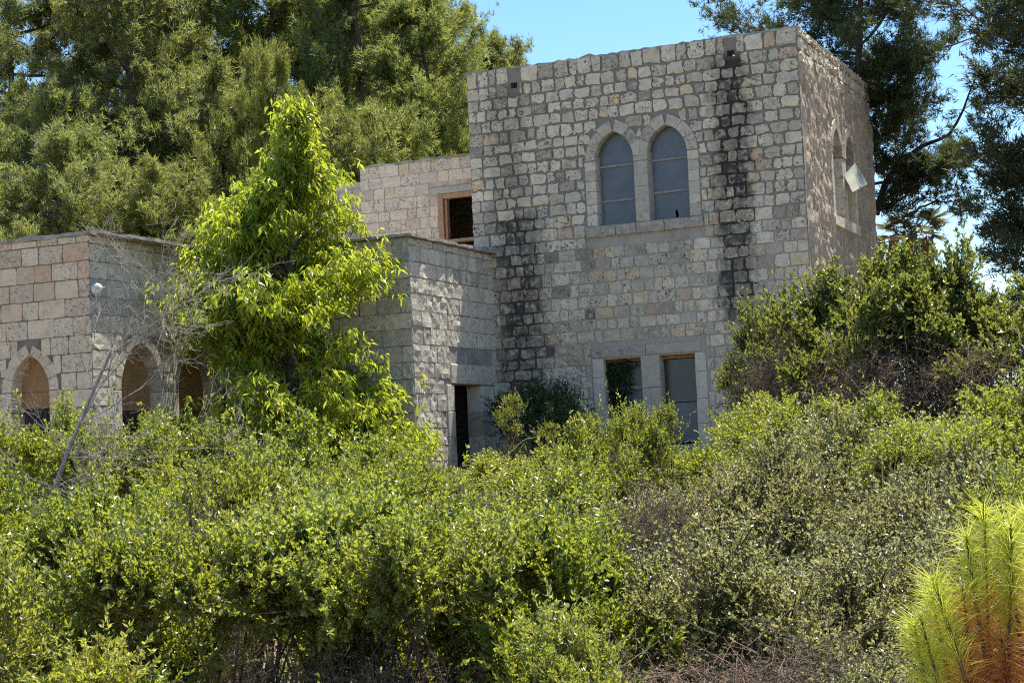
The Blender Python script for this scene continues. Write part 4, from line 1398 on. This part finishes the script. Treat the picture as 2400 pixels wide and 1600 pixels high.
pine(PINE[0], -24.0, 27.0, 22.0, 15, 1.3, 'distant pine filling the gap above the upper room', G2, 1.5)
pine(PINE[1], -29.0, 20.0, 23.0, 15, 1.4, 'distant pine behind the second tall pine from the left', G2, 2.2)
pine(PINE[2], -22.6, 22.0, 21.5, 15, 1.35, 'distant pine behind the pine above the bright tree', G2, 3.3)
pine(PINE_LOW[0], -27.5, 8.0, 12.0, 10, 1.1, 'bushy pine at the left edge between the tall ones', G2, 4.4)
pine(PINE_LOW[1], -22.6, 11.0, 13.0, 10, 1.1, 'bushy pine left of the bright tree top', G2, 0.9)
tp = pine(PINE_DARK[0], -0.35, 8.9, 15.2, 15, 1.02, 'dark pine towering behind the tower roof', 'dark pines right of the tower', 0.6)
pine(PINE_DARK[1], 4.6, 5.2, 14.8, 14, 1.3, 'dense dark pine hanging over the right picture edge', 'dark pines right of the tower', 0.2)
# long limb of the tower pine reaching right, with hanging twigs and cones
A = Acc()
limb = np.array([(-0.35, 8.9, 6.0), (0.0, 8.95, 6.9), (0.45, 9.1, 7.45), (1.0, 9.2, 7.75), (1.6, 9.2, 7.95), (2.2, 9.1, 8.7), (2.5, 9.1, 9.6)])
limb2 = np.array([(0.0, 8.95, 6.6), (0.5, 8.9, 7.0), (1.2, 8.8, 7.1), (2.1, 8.7, 7.0)])
limb3 = np.array([(-0.1, 8.95, 5.6), (0.6, 8.8, 5.9), (1.3, 8.7, 6.2), (1.9, 8.7, 6.0)])
NP_, ND_, NT_ = [], [], []
cones = []
rl = np.random.default_rng(99)
for L_, r0 in ((limb, 0.10), (limb2, 0.05), (limb3, 0.04)):
    tt = np.linspace(0, 1, len(L_))
    fine = np.stack([np.interp(np.linspace(0, 1, 16), tt, L_[:, i]) for i in range(3)], -1)
    fine[1:-1] += rl.normal(0, 0.03, (14, 3))
    v, f = tube(fine, np.linspace(r0, 0.015, 16), 6)
    A.add(v, f)
    for k in range(26):
        i = rl.integers(4, 16)
        d = unit(rl.normal(0, 0.6, 3) + np.array([0.4, 0, -0.1]))
        e = fine[i] + d * rl.uniform(0.4, 1.0)
        v, f = tube(bez(fine[i], fine[i] * 0.5 + e * 0.5 + np.array([0, 0, 0.12]), e, 5), np.linspace(0.010, 0.004, 5), 3)
        A.add(v, f)
        if k % 4 == 0:
            cones.append(e)
        n = 26
        u = rl.uniform(0.4, 1.05, n)
        NP_.append(fine[i] + (e - fine[i]) * u[:, None] + rl.normal(0, 0.05, (n, 3)))
        ND_.append(unit(d + rl.normal(0, 0.4, (n, 3)) + np.array([0, 0, 0.2])))
        NT_.append(rl.uniform(0.2, 0.8, n))
NP_, ND_, NT_ = np.concatenate(NP_), np.concatenate(ND_), np.concatenate(NT_)
i = np.repeat(np.arange(len(NP_)), 7)
v, f, t_ = blades(NP_[i], ND_[i] + rl.normal(0, 0.5, (len(i), 3)), 0.15, 0.018, NT_[i], rl)
pl = tag(empty('pine_limb', tuple(limb[0])), 'long dark pine limb arching right from behind the tower edge', 'branch')
A.build('limb', M['pine_bark'], pl)
link('needles', mesh_np('needles', v, f, t_, M['needle_shade']), pl)
for c in cones:
    V2, T = [], []
    for k, (r0, z) in enumerate(((0.005, 0.0), (0.035, -0.02), (0.042, -0.05), (0.03, -0.09), (0.004, -0.12))):
        for a in range(7):
            V2.append((c[0] + r0 * math.cos(a * 0.8976), c[1] + r0 * math.sin(a * 0.8976), c[2] + z))
    for k in range(4):
        for a in range(7):
            b_ = (a + 1) % 7
            T += [(k * 7 + a, k * 7 + b_, k * 7 + 7 + b_), (k * 7 + a, k * 7 + 7 + b_, k * 7 + 7 + a)]
    link('cone', mesh_np('cone', V2, T, None, M['cone'], True), pl)
put(pl)

# ------------------------------------------------------------------ palm far behind
rq = np.random.default_rng(88)
palm = tag(empty('fan_palm', (-1.75, 21.0, -0.4)), 'fan palm with a brown skirt of dead fronds far right behind the tower', 'tree')
v, f = tube([(0, 0, -0.2), (0.05, 0, 3.5), (0, 0, 7.2)], [0.32, 0.26, 0.24], 10)
link('trunk', mesh_np('trunk', v, f, None, M['bark'], True), palm)
n = 2600
az = rq.uniform(0, 6.283, n)
zz = rq.uniform(4.6, 7.1, n)
rr = 0.28 + 0.42 * (zz - 4.2) / 3
P = np.stack([np.cos(az) * rr, np.sin(az) * rr, zz], -1)
D = np.stack([np.cos(az) * 0.15, np.sin(az) * 0.15, np.full(n, -1.0)], -1) + rq.normal(0, 0.12, (n, 3))
v, f, t_ = blades(P, D, rq.uniform(0.4, 0.9, n), 0.05, rq.random(n), rq)
link('dead_skirt', mesh_np('dead_skirt', v, f, t_, M['palm_dead']), palm)
for k in range(18):
    az = k * 2.4
    el = rq.uniform(-0.3, 1.1)
    d = np.array([math.cos(az) * math.cos(el), math.sin(az) * math.cos(el), math.sin(el)])
    hub = np.array([0, 0, 7.2]) + d * rq.uniform(0.6, 0.9)
    n = 34
    side_ = unit(np.cross(d, np.array([0.1, 0.2, 1.0])))
    an = np.linspace(-1.5, 1.5, n)
    D = d[None] * np.cos(an)[:, None] + side_[None] * np.sin(an)[:, None] + np.array([0, 0, -0.25])
    v, f, t_ = blades(np.repeat(hub[None], n, 0), D, 0.75, 0.05, np.full(n, rq.random()), rq)
    v2, f2 = tube(np.array([[0, 0, 7.1], hub]), 0.018, 4)
    o = link('frond', mesh_np('frond', np.concatenate([v, v2]), np.concatenate([f, f2 + len(v)]), np.r_[t_, np.full(len(v2), 0.4)], M['palm_green']), palm)

# ------------------------------------------------------------------ pine sapling turning orange, close to the camera
rs = np.random.default_rng(44)
base = np.array([8.25, -30.95, float(ground_z(8.25, -30.95))])
sap = tag(empty('pine_sapling', tuple(base)), 'young long-needled pine, yellow-green tips and orange dying needles, bottom right corner', 'tree')
A = Acc()
NP_, ND_, NT_, NL_ = [], [], [], []
CRv = np.array([0.9136, 0.4040, -0.0460])
CFv = np.array([-0.4008, 0.9138, 0.0658])


def shoot(off, z0, z1, lean, dens, tw, green_top):
    """A stem with needles all round; off is metres to the right of the sapling's middle, z above sea level of the scene."""
    p0 = CRv * off + CFv * rs.normal(0, 0.06) + np.array([0, 0, z0 - base[2]])
    p1 = p0 + CRv * lean + np.array([0, 0, z1 - z0]) + CFv * rs.normal(0, 0.05)
    pts = bez(p0, (p0 + p1) / 2 + CRv * rs.normal(0, 0.02), p1, 10)
    v_, f_ = tube(pts, np.linspace(0.011, 0.004, 10), 6)
    A.add(v_, f_)
    n_ = int(1.5 * dens * np.linalg.norm(p1 - p0))
    u = rs.uniform(0.0, 1.0, n_)
    P_ = np.stack([np.interp(u, np.linspace(0, 1, 10), pts[:, i]) for i in range(3)], -1)
    az_ = rs.uniform(0, 6.283, n_)
    ax = unit(p1 - p0)
    s1 = unit(np.cross(ax, CFv))
    s2 = np.cross(ax, s1)
    rad_ = np.cos(az_)[:, None] * s1 + np.sin(az_)[:, None] * s2
    D_ = unit(rad_ * 0.9 + ax * rs.uniform(-0.05, 1.0, n_)[:, None] + rs.normal(0, 0.32, (n_, 3)))
    NP_.append(P_)
    ND_.append(D_)
    zz_ = P_[:, 2] + base[2]
    NL_.append(rs.uniform(0.08, 0.145, n_))
    hu = tw + 0.62 * np.clip((green_top + 0.06 - zz_) / 0.16, -0.3, 1.0) + rs.normal(0, 0.15, n_)
    NT_.append(np.clip(hu, 0, 1))


for a in [(0.08, -1.6, -0.22, 0.03, 900, 0.28, -0.48), (-0.04, -1.6, -0.20, 0.00, 800, 0.25, -0.50), (0.02, -1.3, -0.30, 0.06, 800, 0.30, -0.5), (-0.13, -1.5, -0.48, -0.02, 900, 0.35, -0.55), (-0.20, -1.4, -0.62, 0.02, 800, 0.42, -0.55),
          (-0.10, -1.1, -0.44, -0.16, 1000, 0.25, -0.75), (-0.17, -1.2, -0.56, -0.14, 900, 0.22, -0.95), (-0.02, -1.0, -0.30, -0.10, 900, 0.22, -0.6), (0.12, -1.2, -0.35, 0.10, 800, 0.35, -0.5), (0.02, -1.4, -0.65, -0.05, 800, 0.7, -0.5), (-0.08, -1.4, -0.72, -0.08, 900, 0.72, -0.5), (0.10, -1.4, -0.7, 0.06, 900, 0.7, -0.5), (-0.02, -0.9, -0.26, 0.05, 900, 0.2, -0.7),
          (-0.16, -1.0, -0.50, -0.08, 900, 0.2, -0.85), (-0.22, -1.1, -0.60, -0.10, 800, 0.22, -0.95), (0.05, -0.8, -0.24, -0.03, 800, 0.2, -0.55), (0.15, -1.0, -0.28, 0.04, 800, 0.25, -0.5), (-0.12, -1.3, -0.78, 0.03, 800, 0.72, -0.5), (0.16, -1.3, -0.62, 0.02, 800, 0.7, -0.5)]:
    shoot(*a)
NP_, ND_, NT_, NL_ = map(np.concatenate, (NP_, ND_, NT_, NL_))
v, f, t_ = blades(NP_, ND_, NL_, 0.0036, NT_, rs)
link('needles', mesh_np('needles', v, f, t_, M['sapling']), sap)
A.build('stems', M['bark'], sap, True)

# ------------------------------------------------------------------ undergrowth that nobody could count
ru = np.random.default_rng(12)
n = 26000
x = ru.uniform(-12, 9, n)
y = ru.uniform(-30, -3, n)
P = np.stack([x, y, ground_z(x, y)], -1)
D = np.stack([ru.normal(0, 0.45, n), ru.normal(0, 0.45, n), np.ones(n)], -1)
v, f, t_ = blades(P, D, ru.uniform(0.15, 0.7, n), 0.012, ru.random(n), ru)
cx_ = np.concatenate([ru.uniform(8.0, 14.0, 150), ru.uniform(-15.0, -8.5, 110)])
cy_ = np.concatenate([ru.uniform(-24.0, -3.0, 150), ru.uniform(-23.0, -12.0, 110)])
ch_ = ru.uniform(0.25, 1.1, 260)
i = np.repeat(np.arange(260), 260)
sp3 = unit(ru.normal(0, 1, (len(i), 3))) * ru.random((len(i), 1)) ** 0.4
P = np.stack([cx_[i] + sp3[:, 0] * 0.7 * (0.5 + ch_[i]), cy_[i] + sp3[:, 1] * 0.7 * (0.5 + ch_[i]), ground_z(cx_[i], cy_[i]) + ch_[i] * (0.5 + 0.5 * sp3[:, 2])], -1)
vs_, fs_, ts_ = leaves(P, ru.normal(0, 1, P.shape) + np.array([0, 0, 0.5]), 0.065, 0.032, np.clip(ru.normal(0.45, 0.2, len(P)), 0, 0.95), 0.2, ru)
tag(link('low_scrub', mesh_np('low_scrub', vs_, fs_, ts_, M['lentisk'])), 'low green scrub on the open ground beside the shrubs', 'scrub', kind='stuff')
tag(link('dry_grass', mesh_np('dry_grass', v, f, t_, M['dry_leaf'])), 'dry grass between the shrubs', 'grass', kind='stuff')
